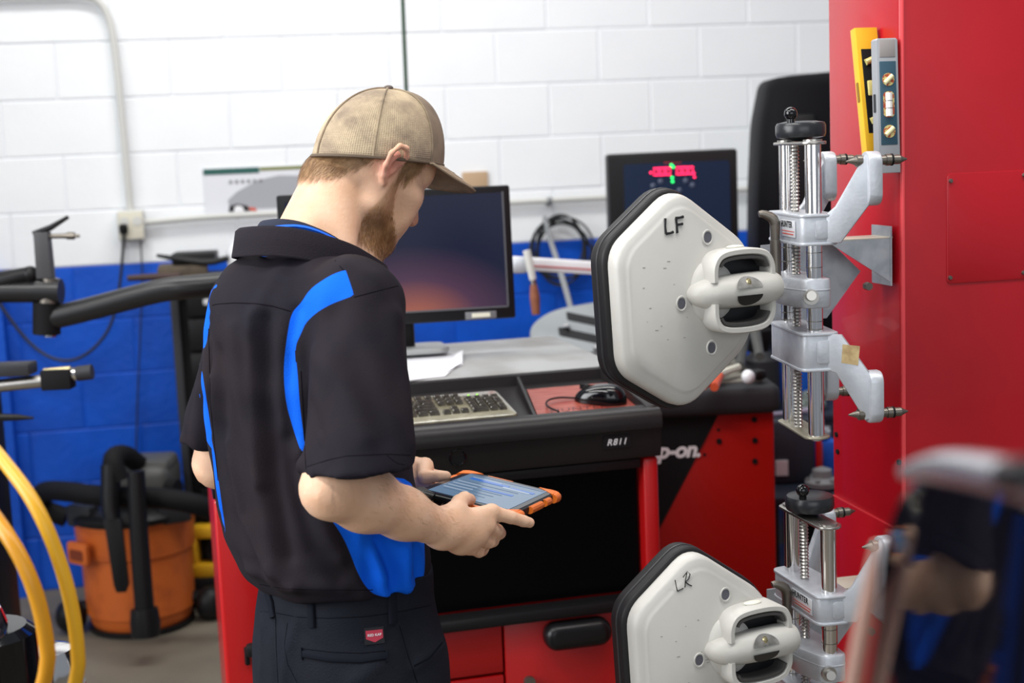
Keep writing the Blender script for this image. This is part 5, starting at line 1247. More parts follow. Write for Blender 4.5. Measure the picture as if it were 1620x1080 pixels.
# ears
for sx in (-1, 1):
    e_ = lambda y, z, o: hp(sx*(0.070+o), y, z)
    B.ell(e_(-0.014, 0.006, 0.013), np.array([0.0075, 0.015, 0.025])*HS, HR, 0.006)
    B.chain([e_(0.004, 0.008, 0.010), e_(0.002, 0.024, 0.021), e_(-0.010, 0.034, 0.028), e_(-0.024, 0.030, 0.030), e_(-0.030, 0.014, 0.028), e_(-0.026, -0.006, 0.022), e_(-0.016, -0.020, 0.014), e_(-0.007, -0.026, 0.009)], [0.003, 0.0038, 0.0042, 0.0042, 0.0040, 0.0040, 0.0048, 0.0056], 0.004)
    B.chain([e_(-0.012, 0.020, 0.020), e_(-0.019, 0.010, 0.021), e_(-0.016, -0.008, 0.017)], [0.003, 0.0034, 0.003], 0.004)
    B.ell(e_(-0.008, 0.0, 0.019), np.array([0.006, 0.0068, 0.0115])*HS, HR, 0.004, 'cut')
    B.ell(e_(0.003, -0.001, 0.004), np.array([0.005, 0.004, 0.007])*HS, HR, 0.003)
# ------------------------------------------------ right hand (gripping the near edge)
def finger(P, R): B.chain(P, R, 0.003)
I0, M0, R0, K0 = A3(778, 810, 2.085), A3(770, 832, 2.075), A3(758, 850, 2.07), A3(744, 866, 2.07)
for q, r0_, r1_ in ((I0, 0.017, 0.0125), (M0, 0.018, 0.0125), (R0, 0.018, 0.012), (K0, 0.017, 0.0115)):
    B.cone(wrR+0.006*(q-wrR), q, r0_+0.006, r1_, 0.014)
B.cone(A3(728, 856, 2.055), A3(748, 846, 2.06), 0.019, 0.016, 0.014)
finger([I0, A3(808, 818, 2.10), A3(828, 824, 2.118), A3(838, 826.5, 2.128)], [0.0115, 0.0100, 0.0090, 0.0082])
finger([M0, A3(787, 839, 2.105), A3(791, 843, 2.125), A3(786, 842, 2.15)], [0.0118, 0.0100, 0.0092, 0.0085])
finger([R0, A3(774, 857, 2.10), A3(780, 856, 2.125), A3(776, 850, 2.15)], [0.0112, 0.0097, 0.0090, 0.0082])
finger([K0, A3(758, 873, 2.095), A3(765, 872, 2.118), A3(763, 866, 2.14)], [0.0104, 0.0088, 0.0080, 0.0074])
tb1 = A3(722, 808, 2.05); tb2 = A3(727, 795, 2.085); tb3 = A3(735, 788.5, 2.115); tb4 = A3(744, 790, 2.14)
B.cone(wrR, tb1, 0.024, 0.0165, 0.012); finger([tb1, tb2, tb3, tb4], [0.0160, 0.0125, 0.0110, 0.0092])
for q, r_ in ((I0, .0105), (M0, .011), (R0, .0105), (K0, .010)): B.ell(q+np.array([0.0, -0.003, 0.002]), (r_, r_, r_), k=0.006)
# ------------------------------------------------ left hand (far short side), thumb over the bezel
lc = tp(-0.078, 0.055, 0.0)
L0, L1, L2_, L3 = [wrL+(lc-wrL)*0.62+TYv*s_-TN*0.016 for s_ in (0.045, 0.022, 0.0, -0.022)]
for q in (L0, L1, L2_, L3): B.cone(wrL, q, 0.022, 0.0125, 0.014)
for i, q in enumerate((L0, L1, L2_, L3)):
    e0 = tp(-0.082, 0.075-0.022*i, -0.026); e1 = tp(-0.050, 0.078-0.022*i, -0.030); e2 = tp(-0.032, 0.078-0.022*i, -0.029)
    finger([q, e0, e1, e2], [0.0112, 0.0098, 0.009, 0.008])
lt0 = wrL+(lc-wrL)*0.45+TN*0.012; B.cone(wrL, lt0, 0.024, 0.0155, 0.012)
finger([lt0, A3(672, 754, 2.305), A3(694, 753, 2.30), A3(706, 752.5, 2.30)], [0.0150, 0.0112, 0.0098, 0.0084])

V, Q = B.mesh()
NV = vnormals(V, Q)
hl = ((V-H0_)@HR)/HS                                       # head coordinates
def gauss(p, c, r): return np.exp(-(((p-np.array(c))/np.array(r))**2).sum(1))
lips = np.clip(gauss(hl, (0, 0.106, -0.068), (0.020, 0.02, 0.0075))*1.5, 0, 1)
flush = np.clip(gauss(np.abs(hl)*np.array([1, 1, 1])*np.array([1, 0, 0])+hl*np.array([0, 1, 1]), (0.088, -0.014, 0.006), (0.016, 0.03, 0.035))*1.2 + 0.7*gauss(hl, (0, 0.118, -0.035), (0.02, 0.02, 0.02)), 0, 1)
# beard region in head coordinates
def beard_mask(h):
    x, y, z = np.abs(h[:, 0]), h[:, 1], h[:, 2]
    m = np.ones(len(h))
    # upper limit: from sideburn (y=.012,z=.03) down the cheek to the mouth corner
    up = np.interp(y, [0.0, 0.012, 0.030, 0.050, 0.070, 0.085, 0.11], [0.02, 0.02, -0.026, -0.056, -0.074, -0.082, -0.084])
    m *= np.clip((up-z)/0.008, 0, 1)
    m *= np.clip((y-np.interp(z, [-0.13, -0.075, -0.03, 0.03], [0.005, -0.006, 0.004, 0.012]))/0.006, 0, 1)
    m *= np.clip((z+0.128)/0.01, 0, 1)
    return m*np.clip(1-lips*1.5, 0, 1)
stub = beard_mask(hl)*(np.linalg.norm(hl, axis=1) < 0.2)
cl = (V-cap_c)@CR
HLOW = np.interp(cl[:, 1], [-0.115, -0.09, -0.06, -0.035, -0.015], [-0.060, -0.054, -0.034, -0.012, 0.015])
hairm = np.clip((cl[:, 2]-HLOW)/0.03, 0, 1)*np.clip((-cl[:, 1]-0.008)/0.01, 0, 1)*(np.linalg.norm(hl, axis=1) < 0.2)*(np.abs(hl[:, 0]) < 0.078)
SK = mat('skin', (0.70, 0.44, 0.32), 0.48, bump=(220, 0.10))
nt = SK.node_tree; bs = nt.nodes['Principled BSDF']
bs.inputs['Subsurface Weight'].default_value = 0.12; bs.inputs['Subsurface Radius'].default_value = (0.010, 0.004, 0.002)
tc = nt.nodes.new('ShaderNodeTexCoord'); nz_ = nt.nodes.new('ShaderNodeTexNoise'); nz_.inputs['Scale'].default_value = 22; nz_.inputs['Detail'].default_value = 5
rp = nt.nodes.new('ShaderNodeValToRGB'); rp.color_ramp.elements[0].color = (0.71, 0.42, 0.265, 1); rp.color_ramp.elements[1].color = (0.79, 0.505, 0.345, 1); rp.color_ramp.elements[0].position = .35; rp.color_ramp.elements[1].position = .7
nt.links.new(tc.outputs['Object'], nz_.inputs[0]); nt.links.new(nz_.outputs[0], rp.inputs[0]); prev = rp.outputs[0]
def mixattr(prev, an, col, f=1.0):
    a = nt.nodes.new('ShaderNodeAttribute'); a.attribute_name = an; mx = nt.nodes.new('ShaderNodeMix'); mx.data_type = 'RGBA'
    mu = nt.nodes.new('ShaderNodeMath'); mu.operation = 'MULTIPLY'; mu.inputs[1].default_value = f; nt.links.new(a.outputs['Fac'], mu.inputs[0])
    nt.links.new(mu.outputs[0], mx.inputs['Factor']); nt.links.new(prev, mx.inputs['A']); mx.inputs['B'].default_value = (*col, 1); return mx.outputs['Result']
prev = mixattr(prev, 'flush', (0.62, 0.22, 0.17), 0.75); prev = mixattr(prev, 'lips', (0.42, 0.13, 0.11), 0.8); prev = mixattr(prev, 'stubble', (0.30, 0.16, 0.075), 0.6); prev = mixattr(prev, 'scalp', (0.40, 0.23, 0.13), 0.40)
nt.links.new(prev, bs.inputs['Base Color'])
Vl = V-foot0
body, _ = np_obj('person', Vl, Q, SK, None, dict(lips=lips, flush=flush, stubble=stub, scalp=hairm), sm=1)
body.location = foot0; INV['person'] = Matrix.Translation(Vector(foot0)).inverted()
tag(body, 'bearded man in cap and dark work shirt, back turned, looking down at a tablet', 'person')
PT = [tuple(q) for q in Q]
body_bvh = BVHTree.FromPolygons([tuple(v) for v in V], PT)

# eyes, brows
for sx in (-1, 1):
    mb = MB(); mb.sph(hp(0.032*sx, 0.0775, 0.0055), 0.0115, 14); build('eye', mb, mat('eye_white', (0.75, 0.72, 0.70), 0.2), body, world=True)
    mb = MB()
    for i in range(26):
        a = -0.014+0.028*i/25; p = hp((0.032+a)*sx, 0.0885-10*a*a, 0.0005); mb.tube([p, p+HR@np.array([0, 0.005, -0.0035]), p+HR@np.array([0, 0.008, -0.0030])], [0.0005, 0.0004, 0.0001], n=4)
    build('eyelashes', mb, mat('lash_brown', (0.10, 0.05, 0.025), 0.6), body, world=True)
HAIR = mat('hair_sandy', (0.42, 0.25, 0.125), 0.45, noise=(90, (0.28, 0.15, 0.07), 0.4, 0.65))
BRDM = mat('beard_brown', (0.28, 0.135, 0.05), 0.5, noise=(70, (0.46, 0.25, 0.11), 0.4, 0.7))
def strands(name, mask, dens, length, wid, flow, m, lift=0.35, seed=1, jit=0.5):
    "short tapering hairs scattered on the skin, one mesh"
    r = np.random.default_rng(seed)
    P4 = V[Q]; area_ = np.linalg.norm(np.cross(P4[:, 2]-P4[:, 0], P4[:, 3]-P4[:, 1]), axis=1)/2
    fm = mask[Q].mean(1); lam = area_*fm*dens; cnt = r.poisson(lam); fi = np.repeat(np.arange(len(Q)), cnt); n = len(fi)
    u, v = r.random(n), r.random(n)
    p = (P4[fi, 0]*((1-u)*(1-v))[:, None]+P4[fi, 1]*(u*(1-v))[:, None]+P4[fi, 2]*(u*v)[:, None]+P4[fi, 3]*((1-u)*v)[:, None])
    N = NV[Q[fi, 0]]; fl = flow(((p-H0_)@HR)/HS)@HR.T
    fl = fl-N*(fl*N).sum(1)[:, None]; fl /= np.maximum(np.linalg.norm(fl, axis=1), 1e-6)[:, None]
    fl = fl+r.normal(0, jit, (n, 3))*0.5; fl = fl-N*(fl*N).sum(1)[:, None]; fl /= np.maximum(np.linalg.norm(fl, axis=1), 1e-6)[:, None]
    L_ = length*(0.55+0.6*r.random(n))[:, None]; sd = np.cross(N, fl); w_ = wid*(0.7+0.6*r.random(n))[:, None]
    p1 = p+N*L_*lift+fl*L_*0.55; p2 = p+N*L_*lift*1.1+fl*L_
    VV = np.stack([p-sd*w_, p+sd*w_, p1+sd*w_*0.8, p1-sd*w_*0.8, p2+sd*w_*0.15, p2-sd*w_*0.15], 1).reshape(-1, 3)
    b0 = np.arange(n)[:, None]*6; QQ = np.concatenate([b0+np.array([[0, 1, 2, 3]]), b0+np.array([[3, 2, 4, 5]])])
    o, _ = np_obj(name, VV, QQ, m, body); o['kind'] = 'stuff'; return o
ok_head = (np.linalg.norm(hl, axis=1) < 0.2)
bm_ = stub*np.where(np.abs(hl[:, 0]) < 0.2, 1, 0)
dens_grad = np.clip(0.16+0.84*np.clip((-0.050-hl[:, 2])/0.035, 0, 1)*np.clip((0.098-hl[:, 1])/0.02, 0.3, 1), 0, 1)
strands('beard', bm_*dens_grad*np.clip(0.35+(hl[:, 1]-0.01)/0.05, 0.35, 1), 0.9e6, 0.0060, 0.00024, lambda h: np.stack([np.sign(h[:, 0])*0.1, 0.25+0*h[:, 0], -1+0*h[:, 0]], 1), BRDM, 0.35, 3)
hm_ = ok_head*np.clip((cl[:, 2]-HLOW)/0.010, 0, 1)*np.clip((-0.010-cl[:, 1])/0.006, 0, 1)*(((V-cap_c)@CR)[:, 2] < 0.012)*(np.abs(hl[:, 0]) < 0.0765)
hfade = np.clip(0.10+(cl[:, 2]-HLOW)/0.035, 0.05, 1)
strands('hair', hm_*hfade, 0.8e6, 0.016, 0.00030, lambda h: np.stack([0*h[:, 0], -0.45+0*h[:, 0], -0.9+0*h[:, 0]], 1), HAIR, 0.16, 4, 0.35)
sbm = ok_head*np.clip((0.055-hl[:, 2])/0.01, 0, 1)*np.clip((hl[:, 2]-(-0.01))/0.03, 0, 1)*np.clip((hl[:, 1]-0.010)/0.005, 0, 1)*np.clip((0.047+0.25*(hl[:, 2]-0.03)-hl[:, 1])/0.008, 0, 1)*(np.abs(hl[:, 0]) > 0.05)
strands('sideburns', sbm, 0.8e6, 0.015, 0.00028, lambda h: np.stack([0*h[:, 0], 0.15+0*h[:, 0], -1+0*h[:, 0]], 1), HAIR, 0.12, 5, 0.35)
fa = wrR-elR; La = np.linalg.norm(fa); tt = ((V-elR)@fa)/La**2; dd0 = np.linalg.norm(V-elR-tt[:, None]*fa, axis=1)
armm = ((tt > 0.15) & (tt < 0.98) & (dd0 < 0.06)).astype(float)*np.clip(NV[:, 2]*0.8+0.45, 0, 1)
o_ = strands('arm_hair', armm, 0.35e5, 0.010, 0.00012, lambda h: (np.tile((fa/La+np.array([0, -0.3, -0.5]))@HR, (len(h), 1))), HAIR, 0.2, 6, 0.7)

# ------------------------------------------------ cap
crx, cry, crz = 0.0800*HS, 0.1135*HS, 0.108*HS
def cap_pt(az, el, off=0.0):
    "az 0 = right, 90deg = front; el 0 rim .. 90deg top"
    x = (crx+off)*math.cos(az)*math.cos(el)**0.82; y = (cry+off)*math.sin(az)*math.cos(el)**0.82
    z = (crz+off)*math.sin(el)**0.95-(0.010-0.012*math.sin(az))*math.cos(el)
    # front of the crown stands taller, back slopes
    z += 0.010*max(0, math.sin(az))*math.sin(2*el)-0.002*max(0, -math.sin(az))*math.sin(2*el)
    return Vector(cap_c+CR@np.array([x, y, z]))
CAPM = mat('cap_mesh_tan', (0.36, 0.27, 0.17), 0.85)
nt = CAPM.node_tree; bs = nt.nodes['Principled BSDF']; tc = nt.nodes.new('ShaderNodeTexCoord')
n1 = nt.nodes.new('ShaderNodeTexNoise'); n1.inputs['Scale'].default_value = 13; n1.inputs['Detail'].default_value = 6; n1.inputs['Roughness'].default_value = 0.62
rp = nt.nodes.new('ShaderNodeValToRGB'); rp.color_ramp.elements[0].color = (0.24, 0.18, 0.13, 1); rp.color_ramp.elements[1].color = (0.56, 0.44, 0.29, 1); rp.color_ramp.elements[0].position = .36; rp.color_ramp.elements[1].position = .60
nt.links.new(tc.outputs['Object'], n1.inputs[0]); nt.links.new(n1.outputs[0], rp.inputs[0])
uvn = nt.nodes.new('ShaderNodeUVMap'); mp = nt.nodes.new('ShaderNodeMapping'); mp.inputs['Scale'].default_value = (170, 62, 1)
vo = nt.nodes.new('ShaderNodeTexVoronoi'); vo.inputs['Scale'].default_value = 1.0; vo.inputs['Randomness'].default_value = 0.12
nt.links.new(uvn.outputs[0], mp.inputs[0]); nt.links.new(mp.outputs[0], vo.inputs['Vector'])
rp2 = nt.nodes.new('ShaderNodeValToRGB'); rp2.color_ramp.elements[0].color = (0.48, 0.48, 0.48, 1); rp2.color_ramp.elements[1].color = (1, 1, 1, 1); rp2.color_ramp.elements[0].position = .12; rp2.color_ramp.elements[1].position = .38
nt.links.new(vo.outputs['Distance'], rp2.inputs[0])
mx = nt.nodes.new('ShaderNodeMix'); mx.data_type = 'RGBA'; mx.blend_type = 'MULTIPLY'; mx.inputs['Factor'].default_value = 0.8
nt.links.new(rp.outputs[0], mx.inputs['A']); nt.links.new(rp2.outputs[0], mx.inputs['B']); nt.links.new(mx.outputs['Result'], bs.inputs['Base Color'])
bp = nt.nodes.new('ShaderNodeBump'); bp.inputs['Strength'].default_value = 0.5; bp.inputs['Distance'].default_value = 0.002; nt.links.new(vo.outputs['Distance'], bp.inputs['Height']); nt.links.new(bp.outputs[0], bs.inputs['Normal'])
def cap_grid(az0, az1, na, ne, off, name, m, parent, el0=0.0):
    mb = MB(); bm = mb.bm; uvl = bm.loops.layers.uv.new('UVMap')
    G = [[(bm.verts.new(cap_pt(az0+(az1-az0)*i/na, el0+(PI/2-el0)*j/ne, off)), (i/na*(az1-az0)/(2*PI), j/ne)) for i in range(na+1)] for j in range(ne+1)]
    for j in range(ne):
        for i in range(na):
            q = (G[j][i], G[j][i+1], G[j+1][i+1], G[j+1][i]); f = bm.faces.new([a[0] for a in q])
            for l, a in zip(f.loops, q): l[uvl].uv = a[1]
    bmesh.ops.remove_doubles(bm, verts=bm.verts[:], dist=1e-5)
    o = build(name, mb, m, parent, sharp=80, world=True); return o
cap = cap_grid(0, 2*PI, 72, 22, 0.0, 'cap', CAPM, body)
sm_ = cap.modifiers.new('s', 'SOLIDIFY'); sm_.thickness = 0.0025; sm_.offset = -1
BRIMM = mat('cap_brim_tan', (0.30, 0.225, 0.15), 0.85, noise=(40, (0.19, 0.14, 0.10), 0.4, 0.7), bump=(500, 0.1))
PANM = mat('cap_front_taupe', (0.225, 0.17, 0.12), 0.85, noise=(30, (0.15, 0.115, 0.085), 0.4, 0.7), bump=(500, 0.1))
fp = cap_grid(math.radians(27), math.radians(153), 40, 20, 0.0012, 'front_panel', PANM, body)
fp.parent = cap
# seams as raised tape
for az in (math.radians(27), math.radians(153), -PI/2, math.radians(-30), math.radians(210)):
    mb = MB(); mb.tube([cap_pt(az, e, 0.0008) for e in np.linspace(0.02, PI/2, 24)], 0.0016, n=6); build('seam', mb, BRIMM if az > 1 or az == -PI/2 else CAPM, cap, world=True)
mb = MB(); mb.tube([cap_pt(a, 0.012, 0.0005) for a in np.linspace(0, 2*PI, 73)[:-1]], 0.0026, n=6, close=True); build('sweatband_edge', mb, mat('band_dark', (0.13, 0.095, 0.065), 0.8), cap, world=True)
mb = MB(); mb.sph(cap_pt(0, PI/2, 0.001), (0.008, 0.008, 0.005), 14); build('top_button', mb, mat('button_brown', (0.10, 0.075, 0.065), 0.7), cap, world=True)
# brim
mb = MB(); G = []
for j in range(9):
    s_ = j/8; row = []
    for i in range(25):
        a = math.radians(24+132*i/24); p0 = cap_pt(a, 0.0, 0.0); c_ = math.cos(a)/0.9135
        ext = 0.074*(max(0.0, 1-abs(c_)**2.2))**0.62
        loc = CR.T@(np.array(p0)-cap_c)+np.array([c_*0.012*s_, ext*s_, -0.37*ext*s_-0.012*s_*abs(c_)**2*(1-abs(c_)**6)+0.003*math.sin(PI*s_)*(1-abs(c_))])
        row.append(Vector(cap_c+CR@loc))
    G.append(row)
mb.grid(G); brim = build('brim', mb, BRIMM, cap, sharp=80, world=True)
sm_ = brim.modifiers.new('s', 'SOLIDIFY'); sm_.thickness = 0.0032; sm_.offset = 0
for j_ in (0.35, 0.6, 0.85):
    jj = j_*8; j0 = int(jj); fr = jj-j0
    mb = MB(); mb.tube([G[j0][i]*(1-fr)+G[min(j0+1, 8)][i]*fr+Vector(hu*0.0018) for i in range(2, 23)], 0.0005, n=4); build('brim_stitch', mb, mat('stitch_tan', (0.22, 0.16, 0.11), 0.8), brim, world=True)

# ------------------------------------------------ shirt
def reg(a, b, st): return list(np.arange(a, b, st))
hemR_c = A3(568, 742, 1.885)
sx_, sy_, sz_ = reg(-0.72, 0.03, 0.0052), reg(1.68, 2.62, 0.0052), reg(0.94, 1.52, 0.0052)
SH = Field(sx_, sy_, sz_)
SH.loft(SEC[1:], br, bf, n=2.3, k=0.0)
tz = T2+np.array([0, 0, 1.40])
SH.ell(tz-0.02*bf-np.array([0, 0, .05]), (0.155, 0.105, 0.085), np.stack([br, bf, [0, 0, 1]], 1), 0.05)
SH.cone(T2-0.01*bf+np.array([0, 0, 1.388]), shR, 0.060, 0.058, 0.04); SH.cone(T2-0.01*bf+np.array([0, 0, 1.388]), shL, 0.060, 0.058, 0.04)
SH.cone(T2-0.035*bf+np.array([0, 0, 1.345]), T2-0.045*bf+np.array([0, 0, 1.28]), 0.10, 0.10, 0.05)
def sleeve(sh, hem, r0, r1, nrm, k):
    S2 = Field(sx_, sy_, sz_); S2.cone(sh, hem+(hem-sh)*0.25, r0, r1, 0); S2.half(hem, nrm)
    S2.cone(hem+(hem-sh)*0.3, hem-(hem-sh)*0.10, r1-0.010, r1-0.014, 0.004, 'cut')
    m = S2.F < 0.1
    A = SH.F; d = S2.F; h = np.clip(0.5+0.5*(A-d)/k, 0, 1); SH.F = np.where(m, A*(1-h)+d*h-k*h*(1-h), A).astype(np.float32)
sleeve(shR+np.array([0, 0, -0.012]), hemR_c, 0.063, 0.079, (hemR_c-shR)*np.array([0.1, 0.1, 1.0]), 0.014)
hemL_c = shL+(elL-shL)*0.86+0.012*np.array([-1, 0, 0])
sleeve(shL+np.array([0, 0, -0.012]), hemL_c, 0.060, 0.060, (hemL_c-shL)*np.array([0.2, 0.2, 1.0]), 0.014)
# neck opening and open bottom
SH.cone(neck0-np.array([0, 0, .01])-0.02*bf, neck0+np.array([0, 0, 0.2])+0.02*bf, 0.066, 0.10, 0.01, 'cut')
hemz = A3(540, 941, 2.03)[2]
SH.half((T2[0], T2[1], hemz), (0.02, 0.0, -1))
SH.loft([(z_, x_, y_, a-0.011, b-0.011) for z_, x_, y_, a, b in [SEC[1], SEC[2]]]+[(0.93, SEC[1][1], SEC[1][2], SEC[1][3]-0.012, SEC[1][4]-0.012)], br, bf, n=2.3, k=0.006, op='cut')
VS, QS = SH.mesh()
def relax(V, Q, it):
    e = np.concatenate([Q[:, [0, 1]], Q[:, [1, 2]], Q[:, [2, 3]], Q[:, [3, 0]]]); e = np.concatenate([e, e[:, ::-1]])
    n_ = np.bincount(e[:, 0], minlength=len(V))[:, None]
    for _ in range(it):
        a = np.stack([np.bincount(e[:, 0], weights=V[e[:, 1], c], minlength=len(V)) for c in range(3)], 1); V = 0.5*V+0.5*a/np.maximum(n_, 1)
    return V
VS = relax(VS, QS, 3)
def bvh_of(V, Q): return BVHTree.FromPolygons([tuple(v) for v in V], [tuple(q) for q in Q])
def drape(bv, pts, lift=0.0, dd=2.0):
    out = []; nn = []
    for x, y in pts:
        d_ = Vector(ray(x, y)).normalized(); h = bv.ray_cast(Vector(CAM), d_)
        if h[0] is None or h[3] > 3.0:
            out.append(None); nn.append(None)
        else:
            n = h[1] if h[1].dot(d_) < 0 else -h[1]; out.append(h[0]+n*lift); nn.append(n)
    return out, nn
def dense(P, step=6):
    out = []
    for a, b in zip(P, P[1:]):
        n = max(1, int(math.hypot(b[0]-a[0], b[1]-a[1])/step))
        out += [(a[0]+(b[0]-a[0])*i/n, a[1]+(b[1]-a[1])*i/n) for i in range(n)]
    return out+[P[-1]]
def seg_dist(V, pts):
    best = np.full(len(V), 9.0)
    for a, b in zip(pts, pts[1:]):
        a = np.array(a); d = np.array(b)-a; t = np.clip(((V-a)@d)/max(d@d, 1e-12), 0, 1); best = np.minimum(best, np.linalg.norm(V-a-t[:, None]*d, axis=1))
    return best
bv = bvh_of(VS, QS)
FOLDS = [  # pixel path of each fold crest (+) or valley (-), height, width
    ([(372, 520), (388, 640), (412, 780), (440, 900)], 0.006, 0.016), ([(420, 505), (424, 620), (432, 740), (455, 880)], -0.006, 0.013), ([(398, 500), (402, 600), (416, 760)], 0.005, 0.012),
    ([(345, 560), (356, 700), (380, 820), (415, 905)], -0.005, 0.014), ([(360, 700), (385, 815), (425, 890), (470, 922)], 0.007, 0.012), ([(450, 700), (466, 780), (500, 870), (540, 915)], -0.006, 0.014),
    ([(475, 720), (498, 800), (540, 880)], 0.006, 0.012), ([(335, 600), (342, 720), (352, 800)], 0.004, 0.012),
    ([(440, 430), (415, 470), (400, 520)], 0.003, 0.014), ([(470, 420), (465, 480)], -0.003, 0.016), ([(540, 410), (590, 440), (625, 500)], 0.003, 0.018),
    ([(500, 560), (540, 610), (580, 690)], 0.005, 0.018), ([(525, 500), (570, 580), (610, 690)], -0.004, 0.020), ([(620, 500), (640, 600), (650, 700)], 0.004, 0.016), ([(490, 640), (505, 700), (520, 738)], -0.004, 0.014),
    ([(560, 830), (600, 900), (610, 935)], 0.007, 0.012), ([(600, 850), (622, 910), (615, 940)], -0.009, 0.011), ([(640, 870), (640, 915), (650, 945)], 0.008, 0.012), ([(580, 860), (585, 915), (598, 940)], -0.006, 0.010), ([(655, 870), (664, 910)], -0.006, 0.010),
    ([(470, 490), (458, 540), (455, 620), (462, 690)], -0.004, 0.010), ([(330, 470), (322, 540)], -0.004, 0.012), ([(395, 900), (450, 925), (540, 930)], 0.006, 0.012), ([(316, 620), (312, 700)], 0.004, 0.014), ([(326, 500), (330, 640), (336, 740)], -0.010, 0.010)]
NS = vnormals(VS, QS); disp = np.zeros(len(VS))
for P_, A_, w_ in FOLDS:
    o_, _n = drape(bv, dense(P_, 14)); o_ = [tuple(p) for p in o_ if p is not None]
    if len(o_) > 1: disp += 1.45*A_*np.exp(-(seg_dist(VS, o_)/w_)**2)
# soft irregular drape everywhere
u_ = (VS-T2)@br; w2 = (VS-T2)@bf; zz_ = VS[:, 2]
disp += 0.0020*np.sin(zz_*31+4*np.sin(u_*17+w2*9))*np.sin(u_*23+w2*13+zz_*7) + 0.0012*np.sin(zz_*70+u_*40)*np.sin(w2*55-zz_*21)
# sleeve cuffs and hem stay firmer, small hem ripple
VS = VS+NS*disp[:, None]; VS = relax(VS, QS, 1)
bv = bvh_of(VS, QS)
vw = np.array([T2[0], T2[1], 1.25])-CAM; vw /= np.linalg.norm(vw); e1 = np.cross(vw, [0, 0, 1]); e1 /= np.linalg.norm(e1); e2 = np.cross(e1, vw)
def outline(pix):
    o_, _n = drape(bv, pix); R_ = []
    for p, (x, y) in zip(o_, pix):
        p = np.array(p) if p is not None else A3(x, y, 2.0)
        R_.append(((p-T2)@e1, (p-T2)@e2))
    return np.array(R_)
def poly_sd(U, poly):
    "signed distance, positive inside"
    d = np.full(len(U), 9.0); ins = np.zeros(len(U), bool)
    for i in range(len(poly)):
        a = poly[i]; b = poly[(i+1) % len(poly)]; e = b-a; t = np.clip(((U-a)@e)/max(e@e, 1e-12), 0, 1)
        d = np.minimum(d, np.linalg.norm(U-a-t[:, None]*e, axis=1))
        c = ((a[1] > U[:, 1]) != (b[1] > U[:, 1])); xi = (b[0]-a[0])*(U[:, 1]-a[1])/np.where(abs(b[1]-a[1]) < 1e-9, 1e-9, b[1]-a[1])+a[0]; ins ^= c & (U[:, 0] < xi)
    return np.where(ins, d, -d)
PANEL = [(547, 427), (546, 427), (530, 432), (515, 440), (490, 457), (476, 480), (461, 494), (454, 531), (448, 584), (452, 637), (462, 672), (471, 700), (482, 730), (500, 770), (516, 811), (542, 847), (556, 880), (564, 902), (576, 925), (592, 941), (615, 945), (640, 946), (658, 940), (672, 915), (672, 858), (662, 760), (600, 752), (484, 752), (482, 700), (474, 640), (471, 590), (466, 549), (476, 528), (485, 507), (515, 484), (558, 468), (560, 467), (560, 466)]
US = np.stack([(VS-T2)@e1, (VS-T2)@e2], 1)
def chaikin(P, it=2):
    P = np.array(P, float)
    for _ in range(it):
        N_ = np.roll(P, -1, 0); P = np.stack([P*.75+N_*.25, P*.25+N_*.75], 1).reshape(-1, 2)
    return [tuple(p) for p in P]
sd = poly_sd(US, outline(chaikin(PANEL)))
depth = (VS-T2)@vw
lat = (VS-T2)@br
sd = np.where(depth > 0.05, -0.05, sd)
sd = np.where((VS[:, 2] < 1.32) & (seg_dist(VS, [shR, hemR_c+(hemR_c-shR)*0.1]) < 0.090), -0.05, sd)
# upper sleeve lies in front of the side panel below the armpit: only the shoulder cape part may colour the sleeve
# twin panel on the other flank, a strip running down the torso and over the shoulder
ctr = np.interp(zz_ if False else VS[:, 2], [s_[0] for s_ in SEC][::1], [s_[1] for s_ in SEC])
th = np.arctan2((VS[:, 1]-T2[1])*bf[1]+(VS[:, 0]-ctr)*bf[0], (VS[:, 1]-T2[1])*br[1]+(VS[:, 0]-ctr)*br[0])   # 0 right, pi/2 front, -pi/2 back, pi left
a_left = np.degrees(np.mod(th, 2*PI))                    # 180 = left side, 270 = back
lo = np.interp(VS[:, 2], [0.95, 1.10, 1.25, 1.33, 1.40, 1.44], [150, 165, 185, 200, 205, 205]); hi = np.interp(VS[:, 2], [0.95, 1.10, 1.25, 1.33, 1.40, 1.44], [226, 232, 232, 232, 232, 232])
sd2 = np.minimum(a_left-lo, hi-a_left)*0.003; sd2 = np.where((lat < -0.03) & (VS[:, 2] < 1.40) & (seg_dist(VS, [shL, hemL_c]) > 0.070), sd2, -0.05)
LEFTP = [[(334, 438), (322, 462), (312, 500), (306, 548), (316, 548), (321, 515), (328, 480), (338, 450)], [(306, 560), (313, 610), (322, 660), (330, 740), (338, 800), (346, 850), (358, 850), (350, 790), (342, 735), (331, 660), (322, 600), (316, 560)]]
for lp_ in LEFTP:
    s3 = poly_sd(US, outline(chaikin(lp_, 1))); sd2 = np.maximum(sd2*0-0.05 if lp_ is LEFTP[0] else sd2, np.where((depth < 0.20) & (seg_dist(VS, [shL, hemL_c]) > 0.064), s3, -0.05))
panel = np.maximum(sd, sd2)
CLOTH = mat('shirt_cloth', (0.030, 0.024, 0.031), 0.8, spec=0.15)
nt = CLOTH.node_tree; bs = nt.nodes['Principled BSDF']
tc = nt.nodes.new('ShaderNodeTexCoord'); n1 = nt.nodes.new('ShaderNodeTexNoise'); n1.inputs['Scale'].default_value = 9; n1.inputs['Detail'].default_value = 5
rp = nt.nodes.new('ShaderNodeValToRGB'); rp.color_ramp.elements[0].color = (0.0100, 0.0084, 0.0135, 1); rp.color_ramp.elements[1].color = (0.0165, 0.0120, 0.0155, 1); rp.color_ramp.elements[0].position = .35; rp.color_ramp.elements[1].position = .68
